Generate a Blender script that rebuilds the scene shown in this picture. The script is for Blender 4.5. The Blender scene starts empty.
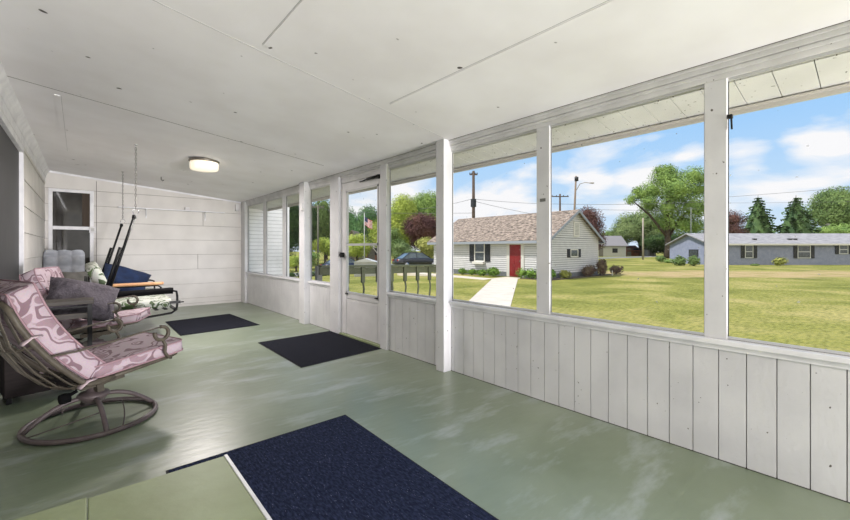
import bpy, math, random
from mathutils import Vector, Matrix
random.seed(7)
SC = bpy.context.scene
COL = SC.collection
PI = math.pi
R = math.radians

# ------------------------------------------------------------------ camera
H = 1.22
TH = 0.709
cam_d = bpy.data.cameras.new('camera')
cam = bpy.data.objects.new('camera', cam_d)
COL.objects.link(cam)
cam.location = (0, 0, H)
cam.rotation_euler = (PI/2, 0, -TH)
cam_d.sensor_width = 36
cam_d.lens = 396/850*36
cam_d.shift_y = -11/850
cam_d.clip_end = 1000
SC.camera = cam
S, Cc = math.sin(TH), math.cos(TH)


def gp(px, d):
    """plan position seen in direction px at depth d (used for laying out the far things)"""
    a = (px-425)/396
    return ((Cc*a+S)*d, (-S*a+Cc)*d)


def zz(py, d):
    return H-(py-249)/396*d


# ------------------------------------------------------------------ materials
def lin(c):
    return tuple(((v/255)/12.92 if v/255 <= .04045 else ((v/255+.055)/1.055)**2.4) for v in c)


MATS = {}


def nd(nt, t, **kw):
    n = nt.nodes.new(t)
    for k, v in kw.items():
        setattr(n, k, v)
    return n


def mat(name, c, rough=.6, c2=None, scale=8, detail=3, lo=.35, hi=.65, bump=0, bscale=None, stretch=(1, 1, 1), metal=0,
        specks=None, coord='Object', spec=.5, rot=(0, 0, 0), distort=0):
    if name in MATS:
        return MATS[name]
    m = bpy.data.materials.new(name)
    m.use_nodes = True
    nt = m.node_tree
    b = nt.nodes['Principled BSDF']
    b.inputs['Roughness'].default_value = rough
    b.inputs['Metallic'].default_value = metal
    b.inputs['Specular IOR Level'].default_value = spec
    b.inputs['Base Color'].default_value = (*lin(c), 1)
    L = nt.links
    tc = nd(nt, 'ShaderNodeTexCoord')
    mp = nd(nt, 'ShaderNodeMapping')
    mp.inputs['Scale'].default_value = stretch
    mp.inputs['Rotation'].default_value = rot
    L.new(tc.outputs[coord], mp.inputs['Vector'])
    out = None
    if c2:
        n = nd(nt, 'ShaderNodeTexNoise')
        n.inputs['Scale'].default_value = scale
        n.inputs['Detail'].default_value = detail
        n.inputs['Distortion'].default_value = distort
        L.new(mp.outputs[0], n.inputs['Vector'])
        r = nd(nt, 'ShaderNodeValToRGB')
        r.color_ramp.elements[0].position = lo
        r.color_ramp.elements[1].position = hi
        r.color_ramp.elements[0].color = (*lin(c), 1)
        r.color_ramp.elements[1].color = (*lin(c2), 1)
        L.new(n.outputs['Fac'], r.inputs[0])
        out = r.outputs[0]
    if specks:      # (scale, threshold, colour)
        v = nd(nt, 'ShaderNodeTexNoise')
        v.inputs['Scale'].default_value = specks[0]
        v.inputs['Detail'].default_value = 1
        L.new(mp.outputs[0], v.inputs['Vector'])
        r2 = nd(nt, 'ShaderNodeValToRGB')
        r2.color_ramp.elements[0].position = specks[1]
        r2.color_ramp.elements[1].position = specks[1]+.03
        L.new(v.outputs['Fac'], r2.inputs[0])
        mx = nd(nt, 'ShaderNodeMix', data_type='RGBA')
        L.new(r2.outputs[0], mx.inputs[0])
        if out:
            L.new(out, mx.inputs[6])
        else:
            mx.inputs[6].default_value = (*lin(c), 1)
        mx.inputs[7].default_value = (*lin(specks[2]), 1)
        out = mx.outputs[2]
    if out:
        L.new(out, b.inputs['Base Color'])
    if bump:
        n = nd(nt, 'ShaderNodeTexNoise')
        n.inputs['Scale'].default_value = bscale or scale*4
        n.inputs['Detail'].default_value = 4
        L.new(mp.outputs[0], n.inputs['Vector'])
        bp = nd(nt, 'ShaderNodeBump')
        bp.inputs['Strength'].default_value = bump
        bp.inputs['Distance'].default_value = .01
        L.new(n.outputs['Fac'], bp.inputs['Height'])
        L.new(bp.outputs[0], b.inputs['Normal'])
    MATS[name] = m
    return m


WHITE = mat('white_paint', (214, 214, 215), .5, (201, 201, 203), 3, bump=.15, bscale=40, specks=(38, .76, (95, 90, 85)))
WHITE2 = mat('white_trim', (222, 221, 221), .5, (204, 203, 203), 5, bump=.1, bscale=60, specks=(60, .77, (110, 105, 100)))
CREAM = mat('cream_siding_paint', (216, 213, 208), .55, (204, 201, 196), 2.2, bump=.1, bscale=50)
CEIL = mat('ceiling_paint', (246, 244, 246), .6, (236, 233, 234), 1.6, bump=.05, bscale=30, specks=(11, .775, (70, 62, 58)))
CRACK = mat('seam_dark', (105, 100, 95), .9)
GAP = mat('gap_dark', (60, 57, 54), .9)
ALU = mat('frame_grey', (190, 190, 190), .4)
DARKF = mat('spline_dark', (60, 60, 62), .5)
BLACK = mat('black_metal', (12, 13, 14), .45, spec=.25)
BLACKP = mat('black_foam', (12, 12, 13), .9, spec=.15)
BRONZE = mat('bronze_metal', (84, 78, 67), .5, (68, 62, 53), 20, spec=.3)
TAUPE = mat('taupe_metal', (98, 88, 87), .45, (84, 74, 74), 15, spec=.35)
WOODD = mat('dark_wood', (66, 59, 50), .55, (50, 44, 38), 4, stretch=(1, 14, 14))
WOODDK = mat('dark_brown_board', (40, 33, 32), .7, (28, 23, 22), 5, stretch=(1, 1, 10), spec=.2)
WOODN = mat('natural_wood', (205, 160, 118), .45, (180, 132, 92), 3, stretch=(1, 14, 14))
MAT_N = mat('navy_mat', (24, 30, 50), .95, (46, 54, 80), 90, spec=.1, lo=.4, hi=.7, bump=.6, bscale=150, stretch=(1, .35, 1), specks=(170, .72, (95, 100, 125)))
MAT_C = mat('charcoal_mat', (22, 23, 30), .95, (36, 38, 47), 90, spec=.1, bump=.5, bscale=150, specks=(150, .72, (90, 92, 100)))
RUBBER = mat('mat_rubber', (22, 23, 28), .8)
GREYP = mat('grey_tufted', (186, 189, 196), .9, (170, 174, 182), 12, bump=.2, bscale=90)
GREYB = mat('grey_beige', (142, 140, 134), .9, (126, 124, 119), 12)
DGREY = mat('dark_grey_plush', (92, 86, 93), .95, (56, 51, 57), 14, lo=.3, hi=.7, bump=.8, bscale=70, distort=2)
NAVY = mat('navy_plush', (13, 36, 70), .95, (8, 24, 52), 12, bump=.6, bscale=50)
TIE = mat('cushion_tie', (178, 160, 164), .9)
PIPE = mat('piping_mauve', (146, 118, 124), .9)
CHROME = mat('chrome', (180, 180, 182), .25, metal=1)
LAWN = None


def fabric_floral(name, base, pat, pat2, scale=6.0, th=.52):
    m = bpy.data.materials.new(name)
    m.use_nodes = True
    nt = m.node_tree
    L = nt.links
    b = nt.nodes['Principled BSDF']
    b.inputs['Roughness'].default_value = .9
    tc = nd(nt, 'ShaderNodeTexCoord')
    n1 = nd(nt, 'ShaderNodeTexNoise')
    n1.inputs['Scale'].default_value = scale
    n1.inputs['Detail'].default_value = 0
    n1.inputs['Distortion'].default_value = 1.6
    L.new(tc.outputs['Object'], n1.inputs['Vector'])
    v = nd(nt, 'ShaderNodeTexVoronoi')
    v.inputs['Scale'].default_value = scale*1.25
    L.new(tc.outputs['Object'], v.inputs['Vector'])
    add = nd(nt, 'ShaderNodeMath', operation='MULTIPLY_ADD')
    L.new(v.outputs['Distance'], add.inputs[0])
    add.inputs[1].default_value = .35
    L.new(n1.outputs['Fac'], add.inputs[2])
    r = nd(nt, 'ShaderNodeValToRGB')
    e = r.color_ramp.elements
    e[0].position = 0
    e[0].color = (*lin(pat2), 1)
    e[1].position = 1
    e[1].color = (*lin(base), 1)
    for p, c in ((th-.01, pat2), (th+.005, base), (th+.07, base), (th+.08, pat), (th+.17, pat), (th+.185, base)):
        q = e.new(p)
        q.color = (*lin(c), 1)
    L.new(add.outputs[0], r.inputs[0])
    w = nd(nt, 'ShaderNodeTexNoise')
    w.inputs['Scale'].default_value = 120
    L.new(tc.outputs['Object'], w.inputs['Vector'])
    mx = nd(nt, 'ShaderNodeMix', data_type='RGBA', blend_type='MULTIPLY')
    mx.inputs[0].default_value = .35
    L.new(r.outputs[0], mx.inputs[6])
    L.new(w.outputs['Color'], mx.inputs[7])
    gm = nd(nt, 'ShaderNodeBrightContrast')
    gm.inputs['Bright'].default_value = .02
    L.new(mx.outputs[2], gm.inputs[0])
    L.new(gm.outputs[0], b.inputs['Base Color'])
    return m


PINK = fabric_floral('pink_floral', (180, 162, 169), (122, 95, 104), (146, 120, 128), 6.0, .49)
GREENF = fabric_floral('green_floral', (186, 190, 180), (58, 78, 42), (70, 96, 46), 8, .46)


def glass_mat(name, tint, gloss=.06, rough=.02, dirt=0.04):
    m = bpy.data.materials.new(name)
    m.use_nodes = True
    nt = m.node_tree
    nt.nodes.clear()
    L = nt.links
    o = nd(nt, 'ShaderNodeOutputMaterial')
    tr = nd(nt, 'ShaderNodeBsdfTransparent')
    tr.inputs[0].default_value = (*tint, 1)
    gl = nd(nt, 'ShaderNodeBsdfGlossy')
    gl.inputs['Roughness'].default_value = rough
    df = nd(nt, 'ShaderNodeBsdfDiffuse')
    df.inputs[0].default_value = (.5, .5, .48, 1)
    m1 = nd(nt, 'ShaderNodeMixShader')
    m1.inputs[0].default_value = gloss
    L.new(tr.outputs[0], m1.inputs[1])
    L.new(gl.outputs[0], m1.inputs[2])
    m2 = nd(nt, 'ShaderNodeMixShader')
    tc = nd(nt, 'ShaderNodeTexCoord')
    n = nd(nt, 'ShaderNodeTexNoise')
    n.inputs['Scale'].default_value = 26
    n.inputs['Detail'].default_value = 1
    L.new(tc.outputs['Object'], n.inputs['Vector'])
    r = nd(nt, 'ShaderNodeValToRGB')
    r.color_ramp.elements[0].position = .755
    r.color_ramp.elements[0].color = (dirt, dirt, dirt, 1)
    r.color_ramp.elements[1].position = .78
    r.color_ramp.elements[1].color = (.45, .45, .45, 1)
    L.new(n.outputs['Fac'], r.inputs[0])
    L.new(r.outputs[0], m2.inputs[0])
    L.new(m1.outputs[0], m2.inputs[1])
    L.new(df.outputs[0], m2.inputs[2])
    L.new(m2.outputs[0], o.inputs[0])
    return m


SCREEN = glass_mat('screen_mesh', (.97, .97, .97), 0.0, .1, .02)
CLEAR = glass_mat('clear_glass', (.95, .96, .96), .05, .01, .02)


def pane_mat(name, c, rough=.08):
    return mat(name, c, rough, tuple(min(255, v+18) for v in c), 3, spec=.6)


# ------------------------------------------------------------------ mesh builder
WL = {}


class MB:
    def __init__(s):
        s.v = []
        s.f = []
        s.mi = []
        s.sm = []

    def add(s, vs, fs, mi=0, smooth=False, M=None):
        b = len(s.v)
        for p in vs:
            p = Vector(p)
            if M is not None:
                p = M @ p
            s.v.append(p)
        for q in fs:
            s.f.append(tuple(b+i for i in q))
            s.mi.append(mi)
            s.sm.append(smooth)
        return s

    def box(s, x0, x1, y0, y1, z0, z1, mi=0, M=None):
        vs = [(x0, y0, z0), (x1, y0, z0), (x1, y1, z0), (x0, y1, z0), (x0, y0, z1), (x1, y0, z1), (x1, y1, z1), (x0, y1, z1)]
        fs = [(0, 3, 2, 1), (4, 5, 6, 7), (0, 1, 5, 4), (1, 2, 6, 5), (2, 3, 7, 6), (3, 0, 4, 7)]
        return s.add(vs, fs, mi, False, M)

    def beam(s, p, q, w, h, mi=0, up=(0, 0, 1)):
        p, q = Vector(p), Vector(q)
        d = (q-p)
        L = d.length
        d.normalize()
        u = Vector(up)
        if abs(d.dot(u)) > .95:
            u = Vector((1, 0, 0))
        x = d.cross(u).normalized()
        z = x.cross(d).normalized()
        M = Matrix(((x.x, d.x, z.x, p.x), (x.y, d.y, z.y, p.y), (x.z, d.z, z.z, p.z), (0, 0, 0, 1)))
        return s.box(-w/2, w/2, 0, L, -h/2, h/2, mi, M)

    def tube(s, pts, r, n=8, closed=False, mi=0, flat=None):
        pts = [Vector(p) for p in pts]
        N = len(pts)
        rr = r if isinstance(r, (list, tuple)) else [r]*N
        vs = []
        fs = []
        prev = None
        for i, p in enumerate(pts):
            if closed:
                t = (pts[(i+1) % N]-pts[i-1]).normalized()
            else:
                t = (pts[min(i+1, N-1)]-pts[max(i-1, 0)]).normalized()
            if prev is None:
                a = Vector((0, 0, 1)) if abs(t.z) < .9 else Vector((1, 0, 0))
                u = t.cross(a).normalized()
            else:
                u = (prev-t*prev.dot(t)).normalized()
            prev = u
            w = t.cross(u)
            for k in range(n):
                an = 2*PI*k/n
                vs.append(p+(u*math.cos(an)+w*math.sin(an)*(flat or 1))*rr[i])
        M = N if closed else N-1
        for i in range(M):
            j = (i+1) % N
            for k in range(n):
                fs.append((i*n+k, i*n+(k+1) % n, j*n+(k+1) % n, j*n+k))
        if not closed:
            fs.append(tuple(range(n))[::-1])
            fs.append(tuple((N-1)*n+k for k in range(n)))
        return s.add(vs, fs, mi, True)

    def lathe(s, prof, cx, cy, n=24, mi=0, M=None):
        vs = []
        fs = []
        for r, z in prof:
            for k in range(n):
                a = 2*PI*k/n
                vs.append((cx+r*math.cos(a), cy+r*math.sin(a), z))
        for i in range(len(prof)-1):
            for k in range(n):
                fs.append((i*n+k, i*n+(k+1) % n, (i+1)*n+(k+1) % n, (i+1)*n+k))
        fs.append(tuple(range(n))[::-1])
        fs.append(tuple((len(prof)-1)*n+k for k in range(n)))
        return s.add(vs, fs, mi, True, M)

    def prism(s, poly, y0, y1, mi=0, M=None, axis='y'):
        """polygon in (x,z) extruded in y ; axis x: polygon (y,z) extruded in x"""
        n = len(poly)
        if axis == 'y':
            vs = [(a, y0, b) for a, b in poly]+[(a, y1, b) for a, b in poly]
        elif axis == 'x':
            vs = [(y0, a, b) for a, b in poly]+[(y1, a, b) for a, b in poly]
        else:
            vs = [(a, b, y0) for a, b in poly]+[(a, b, y1) for a, b in poly]
        fs = [tuple(range(n)), tuple(range(n, 2*n))[::-1]]
        for i in range(n):
            j = (i+1) % n
            fs.append((i, i+n, j+n, j))
        return s.add(vs, fs, mi, False, M)

    def build(s, name, mats, parent=None, world=True, bevel=0):
        me = bpy.data.meshes.new(name)
        off = Vector((0, 0, 0))
        o = bpy.data.objects.new(name, me)
        if parent is not None:
            if world:
                off = WL[parent]
            WL[o] = WL[parent]
            o.parent = parent
        else:
            xs = [p.x for p in s.v]
            ys = [p.y for p in s.v]
            zs = [p.z for p in s.v]
            off = Vector(((min(xs)+max(xs))/2, (min(ys)+max(ys))/2, min(zs)))
            o.location = off
            WL[o] = off
        me.from_pydata([tuple(p-off) for p in s.v], [], s.f)
        if not isinstance(mats, (list, tuple)):
            mats = [mats]
        for m in mats:
            me.materials.append(m)
        me.polygons.foreach_set('material_index', s.mi)
        me.polygons.foreach_set('use_smooth', s.sm)
        import bmesh
        bm = bmesh.new()
        bm.from_mesh(me)
        bmesh.ops.recalc_face_normals(bm, faces=bm.faces)
        bm.to_mesh(me)
        bm.free()
        me.update()
        if bevel:
            b = o.modifiers.new('bevel', 'BEVEL')
            b.width = bevel
            b.segments = 2
            b.limit_method = 'ANGLE'
        COL.objects.link(o)
        return o


def empty(name, loc, rz=0):
    o = bpy.data.objects.new(name, None)
    o.location = loc
    o.rotation_euler = (0, 0, rz)
    o.empty_display_size = .1
    COL.objects.link(o)
    WL[o] = Vector(loc)
    return o


def tag(o, label=None, cat=None, group=None, kind=None):
    if label:
        o['label'] = label
    if cat:
        o['category'] = cat
    if group:
        o['group'] = group
    if kind:
        o['kind'] = kind
    return o


def copy_tree(o, parent=None):
    c = o.copy()
    COL.objects.link(c)
    c.parent = parent
    for ch in list(o.children):
        copy_tree(ch, c)
    return c


def st(o, label, cat):
    return tag(o, label, cat, kind='structure')


# ------------------------------------------------------------------ the porch
XR, XL, YB, Y0 = 2.785, -.55, 9.74, -1.1
ZC = lambda x: 2.625-.0975*(x-XL)

# floor: green painted boards
FL = bpy.data.materials.new('green_floor_paint')
FL.use_nodes = True
nt = FL.node_tree
L = nt.links
b = nt.nodes['Principled BSDF']
tc = nd(nt, 'ShaderNodeTexCoord')
n1 = nd(nt, 'ShaderNodeTexNoise')
n1.inputs['Scale'].default_value = .9
n1.inputs['Detail'].default_value = 5
n1.inputs['Distortion'].default_value = .6
L.new(tc.outputs['Object'], n1.inputs['Vector'])
r1 = nd(nt, 'ShaderNodeValToRGB')
r1.color_ramp.elements[0].position = .32
r1.color_ramp.elements[0].color = (*lin((106, 119, 94)), 1)
r1.color_ramp.elements[1].position = .68
r1.color_ramp.elements[1].color = (*lin((134, 145, 124)), 1)
L.new(n1.outputs['Fac'], r1.inputs[0])
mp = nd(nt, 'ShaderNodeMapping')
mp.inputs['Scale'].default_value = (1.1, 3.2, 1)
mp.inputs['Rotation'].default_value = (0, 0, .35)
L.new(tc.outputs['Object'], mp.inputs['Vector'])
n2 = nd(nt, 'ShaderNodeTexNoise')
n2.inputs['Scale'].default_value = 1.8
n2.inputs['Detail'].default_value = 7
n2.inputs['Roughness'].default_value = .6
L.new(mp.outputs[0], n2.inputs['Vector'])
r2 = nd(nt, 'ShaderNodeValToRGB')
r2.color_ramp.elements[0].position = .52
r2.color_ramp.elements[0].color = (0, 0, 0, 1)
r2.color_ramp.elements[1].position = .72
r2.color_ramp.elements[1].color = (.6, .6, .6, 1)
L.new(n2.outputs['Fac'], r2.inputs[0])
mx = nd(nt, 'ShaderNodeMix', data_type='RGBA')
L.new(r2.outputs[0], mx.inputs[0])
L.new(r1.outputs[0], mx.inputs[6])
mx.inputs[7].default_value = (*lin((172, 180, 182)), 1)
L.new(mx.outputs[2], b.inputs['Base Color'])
rr = nd(nt, 'ShaderNodeMapRange')
rr.inputs[3].default_value = .30
rr.inputs[4].default_value = .44
b.inputs['Specular IOR Level'].default_value = .6
b.inputs['Coat Weight'].default_value = .3
b.inputs['Coat IOR'].default_value = 1.6
b.inputs['Coat Roughness'].default_value = .30
L.new(n2.outputs['Fac'], rr.inputs[0])
L.new(rr.outputs[0], b.inputs['Roughness'])
n3 = nd(nt, 'ShaderNodeTexNoise')
n3.inputs['Scale'].default_value = 6
n3.inputs['Detail'].default_value = 8
L.new(mp.outputs[0], n3.inputs['Vector'])
bp = nd(nt, 'ShaderNodeBump')
bp.inputs['Strength'].default_value = .25
bp.inputs['Distance'].default_value = .01
L.new(n3.outputs['Fac'], bp.inputs['Height'])
L.new(bp.outputs[0], b.inputs['Normal'])

STEPM = mat('step_paint', (146, 158, 122), .5, (128, 138, 100), 2.2, detail=6, bump=.15, bscale=20, specks=(14, .77, (110, 112, 84)))

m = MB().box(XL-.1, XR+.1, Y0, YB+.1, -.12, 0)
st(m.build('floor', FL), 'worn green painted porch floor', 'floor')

# ceiling: painted sheets with battens and open seams
m = MB()
def cbox(x0, x1, y0, y1, t, mi=0):
    vs = [(x0, y0, ZC(x0)-t), (x1, y0, ZC(x1)-t), (x1, y1, ZC(x1)-t), (x0, y1, ZC(x0)-t),
          (x0, y0, ZC(x0)+.05), (x1, y0, ZC(x1)+.05), (x1, y1, ZC(x1)+.05), (x0, y1, ZC(x0)+.05)]
    m.add(vs, [(0, 3, 2, 1), (4, 5, 6, 7), (0, 1, 5, 4), (1, 2, 6, 5), (2, 3, 7, 6), (3, 0, 4, 7)], mi)
cbox(XL-.1, XR+.5, Y0, YB+.1, 0)
# seams across (dark hairline) and battens along the porch
def cseam(p, q, w, t, mi):
    (xa, ya), (xb, yb) = p, q
    d = Vector((xb-xa, yb-ya, 0)).normalized()
    n_ = Vector((-d.y, d.x, 0))*w/2
    vs = []
    for tt in (t, -.01):
        for P_, sg in ((p, -1), (q, -1), (q, 1), (p, 1)):
            x, y = P_[0]+n_.x*sg, P_[1]+n_.y*sg
            vs.append((x, y, ZC(x)-tt))
    m.add(vs, [(0, 3, 2, 1), (4, 5, 6, 7), (0, 1, 5, 4), (1, 2, 6, 5), (2, 3, 7, 6), (3, 0, 4, 7)], mi)
cseam((XL, 4.62), (2.42, 4.90), .009, .001, 1)
cseam((XL, 2.44), (2.7, 2.84), .006, .001, 2)
cseam((1.90, .0), (1.88, 2.6), .035, .004, 0)
cseam((1.873, .0), (1.853, 2.6), .004, .0012, 2)
cseam((.868, .0), (.86, 2.52), .045, .004, 0)
cseam((.84, .0), (.832, 2.52), .004, .0012, 2)
cseam((-.19, 4.8), (-.215, 7.45), .04, .004, 0)
cseam((-.165, 4.8), (-.19, 7.45), .004, .0012, 2)
st(m.build('ceiling', [CEIL, CRACK, ALU]), 'sloping white painted sheet ceiling with open seams', 'ceiling')

# right knee wall made of vertical boards
m = MB()
m.box(XR+.02, XR+.10, Y0, 3.93, -.02, .66)
m.box(XR+.02, XR+.10, 5.16, YB, -.02, .66)
y = .05-.132*9
Wb = .132
def boards(ya, yb, w):
    n = max(1, round((yb-ya)/w))
    w = (yb-ya)/n
    for i in range(n):
        a, c = ya+i*w, ya+(i+1)*w
        m.box(XR, XR+.03, a+.0025, c-.0025, 0, .663)
    m.box(XR+.012, XR+.03, ya, yb, 0, .663, 1)
boards(Y0, -1.0235, .1)
boards(-1.0235, 2.8015, .1275)
boards(2.8015, 2.84, .1)
boards(2.96, 3.92, .13)
boards(5.36, 6.13, .1)
boards(6.34, 9.50, .09)
st(m.build('wall_right', [WHITE, mat('groove_grey', (150, 148, 146), .8)]), 'low white board knee wall under the windows', 'wall')
# trim strip at bottom edge gap
m = MB().box(XR-.002, XR+.02, Y0, 3.92, 0, .004).box(XR-.002, XR+.02, 5.2, YB, 0, .004)
st(m.build('trim_1', GAP), 'dark gap line at the foot of the knee wall', 'trim')

# sills
SILL = mat('sill_paint', (232, 232, 234), .4, (214, 214, 217), 6)
def sill(n, ya, yb):
    m = MB()
    m.box(XR-.035, XR+.13, ya, yb, .672, .70)
    m.box(XR-.012, XR+.0, ya, yb, .64, .672)
    m.box(XR+.012, XR+.03, ya, yb, .70, .708, 1)
    o = m.build('trim_%d' % n, [SILL, DARKF], bevel=.003)
    st(o, 'white window sill board of the screened wall, run %d from the near end' % (n-1), 'trim')
sill(2, Y0, 2.84)
sill(3, 2.96, 3.92)
sill(4, 5.36, 6.13)
sill(5, 6.34, 9.50)

# header beam and crown along the top of the screened wall
m = MB()
m.box(XR, XR+.06, Y0, YB, 2.20, 2.31)
m.box(XR-.022, XR, Y0, YB, 2.255, 2.305)
m.box(XR-.012, XR, Y0, YB, 2.232, 2.252)
m.box(XR-.034, XR, Y0, YB, 2.285, 2.31)
m.box(XR-.04, XR-.03, Y0, YB, 2.302, 2.3035, 1)
st(m.build('trim_6', [WHITE2, CRACK], bevel=.002), 'white stepped header beam above the windows', 'beam')

# posts
def post(n, x0, x1, y0, y1, z0, z1, label):
    o = MB().box(x0, x1, y0, y1, z0, z1).build('trim_%d' % n, WHITE, bevel=.004)
    st(o, label, 'post')
post(7, XR, XR+.035, .594, .705, .70, 2.20, 'nearest white post standing on the sill')
post(8, XR, XR+.035, 1.735, 1.855, .70, 2.20, 'second white post on the sill with a small metal plate')
post(9, XR-.10, XR+.035, 2.845, 2.96, 0, 2.31, 'full height white post projecting into the porch, nearer one')
post(10, XR-.035, XR+.035, 3.92, 4.055, 0, 2.25, 'white post on the near side of the storm door')
post(11, XR-.04, XR+.035, 5.10, 5.36, 0, 2.25, 'white post on the far side of the storm door')
post(12, XR-.10, XR+.035, 6.13, 6.33, 0, 2.31, 'full height white post projecting into the porch, farther one')
post(13, XR, XR+.035, 7.17, 7.33, .70, 2.20, 'white mullion beside the farthest garden view')
post(14, XR, XR+.035, 8.22, 8.38, .70, 2.20, 'white mullion nearest the far corner')
post(15, XR-.05, XR+.035, 9.45, YB, 0, 2.31, 'white corner post at the back wall')

# windows (screened openings)
def window(n, ya, yb, bright=False):
    root = empty('window_%d' % n, (XR+.02, (ya+yb)/2, .70))
    st(root, 'screened opening number %d along the porch counted from the near end' % n, 'window')
    f = MB()
    t = .018
    for z0, z1 in ((.70, .70+t), (2.20-t, 2.20)):
        f.box(XR+.012, XR+.026, ya, yb, z0, z1)
    f.build('window_frame', ALU, root)
    f = MB()
    f.box(XR+.016, XR+.023, ya, ya+.004, .70, 2.2)
    f.box(XR+.016, XR+.023, yb-.004, yb, .70, 2.2)
    f.build('screen_channel', DARKF, root)
    s_ = MB()
    s_.add([(XR+.02, ya, .70), (XR+.02, yb, .70), (XR+.02, yb, 2.2), (XR+.02, ya, 2.2)], [(0, 1, 2, 3)])
    s_.build('screen', SCREEN, root)
window(1, Y0, .594)
window(2, .705, 1.735)
window(3, 1.855, 2.845)
window(4, 2.96, 3.92)
window(5, 5.36, 6.13)
window(6, 6.33, 7.17)
window(7, 7.33, 8.22)
window(8, 8.38, 9.45)

# storm door
root = empty('door_1', (XR+.03, 4.6, .02))
st(root, 'white storm door with a tall glass panel and crossbar', 'door')
DOORW = mat('door_paint', (218, 217, 217), .4, (206, 205, 205), 4)
ya, yb = 4.065, 5.07
m = MB()
x0, x1 = XR+.005, XR+.045
m.box(x0, x1, ya, ya+.085, .03, 2.15).box(x0, x1, yb-.115, yb, .03, 2.15)
m.box(x0, x1, ya+.085, yb-.115, 2.035, 2.15).box(x0, x1, ya+.085, yb-.115, .53, .60)
m.build('door_frame', DOORW, root, bevel=.004)
m = MB().box(x0+.008, x1-.008, ya+.085, yb-.115, .03, .53)
m.box(x0+.004, x0+.008, ya+.12, yb-.15, .07, .50)
m.build('kick_panel', DOORW, root)
m = MB()
gy0, gy1 = ya+.085, yb-.115
for a in ((gy0, gy0+.02, .60, 2.035), (gy1-.02, gy1, .60, 2.035), (gy0, gy1, .60, .625), (gy0, gy1, 2.01, 2.035), (gy0, gy1, 1.265, 1.295)):
    m.box(x0-.006, x0+.02, *a)
m.build('glass_frame', ALU, root)
m = MB().add([(XR+.025, gy0, .60), (XR+.025, gy1, .60), (XR+.025, gy1, 2.035), (XR+.025, gy0, 2.035)], [(0, 1, 2, 3)])
m.build('glass', CLEAR, root)
m = MB().tube([(XR-.03, 4.10, 2.125), (XR-.03, 4.36, 2.118)], .017).tube([(XR-.03, 4.36, 2.118), (XR-.02, 4.55, 2.11)], .009)
m.box(XR-.04, XR+.01, 4.09, 4.13, 2.10, 2.145)
m.build('door_closer', BLACK, root)
m = MB().box(XR-.04, XR+.01, yb-.06, yb-.015, 1.10, 1.17).box(XR-.05, XR-.035, yb-.10, yb-.0, 1.125, 1.145)
m.build('door_latch', BLACK, root)
for q in (gy0+.01, gy1-.05):
    MB().box(XR-.015, XR+.006, q, q+.05, .59, .605).build('clip', BLACK, root)
st(MB().box(XR-.03, XR+.1, 4.055, 5.10, 0, .025).build('trim_16', STEPM, bevel=.004), 'green painted threshold under the storm door', 'trim')
st(MB().box(XR, XR+.05, 4.055, 5.10, 2.155, 2.20).box(XR, XR+.05, 4.055, 4.064, .02, 2.2).box(XR, XR+.05, 5.075, 5.10, .02, 2.2).build('trim_17', WHITE2), 'white casing around the storm door', 'trim')

# back wall: lap siding with the house window
def lap_wall(m, axis, at, a0, a1, zs, out, openings=(), mi=0, gi=1, depth=.012, gap=0):
    """boards between heights zs; faces towards out; openings (a0,a1,z0,z1)"""
    for i in range(len(zs)-1):
        z0, z1 = zs[i], zs[i+1]
        segs = [(a0, a1)]
        for o0, o1, oz0, oz1 in openings:
            if z1 > oz0+.01 and z0 < oz1-.01:
                ns = []
                for s0, s1 in segs:
                    if o0 > s0:
                        ns.append((s0, min(s1, o0)))
                    if o1 < s1:
                        ns.append((max(s0, o1), s1))
                segs = [q for q in ns if q[1]-q[0] > .002]
        for s0, s1 in segs:
            lo, hi = at+out*depth, at+out*depth*.25
            if axis == 'x':
                m.prism([(s0, z0+.004), (s1, z0+.004), (s1, z1), (s0, z1)], at, at) if 0 else None
                vs = [(s0, lo, z0+.005), (s1, lo, z0+.005), (s1, hi, z1), (s0, hi, z1), (s0, at-out*.02, z0+.005), (s1, at-out*.02, z0+.005), (s1, at-out*.02, z1), (s0, at-out*.02, z1)]
            else:
                vs = [(lo, s0, z0+.005), (lo, s1, z0+.005), (hi, s1, z1), (hi, s0, z1), (at-out*.02, s0, z0+.005), (at-out*.02, s1, z0+.005), (at-out*.02, s1, z1), (at-out*.02, s0, z1)]
            m.add(vs, [(0, 1, 2, 3), (7, 6, 5, 4), (0, 4, 5, 1), (1, 5, 6, 2), (2, 6, 7, 3), (3, 7, 4, 0)], mi)
            if gap:
                if axis == 'x':
                    m.box(s0, s1, min(hi, lo), max(hi, lo), z0-gap, z0+.004, gi)
                else:
                    m.box(min(hi, lo), max(hi, lo), s0, s1, z0-gap, z0+.004, gi)

m = MB()
zs = [.05, .16, .47, .785, 1.10, 1.41, 1.72, 2.03, 2.31, 2.70]
WX0, WX1, WZ0, WZ1 = -.50, .12, .47, 2.31
lap_wall(m, 'x', YB, XL, XR+.1, zs, -1, [(WX0, WX1, WZ0, WZ1)])
m.box(XL-.1, WX0, YB+.012, YB+.1, -.1, 2.7, 1).box(WX1, XR+.1, YB+.012, YB+.1, -.1, 2.7, 1)
m.box(WX0, WX1, YB+.012, YB+.1, -.1, WZ0, 1).box(WX0, WX1, YB+.012, YB+.1, WZ1, 2.7, 1)
m.box(XL, XR, YB-.012, YB, 0, .05)
m.box(.155, .163, YB-.013, YB, 0.0, 2.5, 1)
m.box(1.95, 1.956, YB-.0125, YB, 1.72, 2.03, 1).box(1.85, 1.856, YB-.0125, YB, .785, 1.10, 1)
st(m.build('wall_back', [CREAM, CRACK]), 'cream lap sided back wall of the porch', 'wall')
root = empty('window_9', ((WX0+WX1)/2, YB, WZ0))
st(root, 'dark double hung house window in the back wall', 'window')
m = MB()
t = .055
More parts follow.
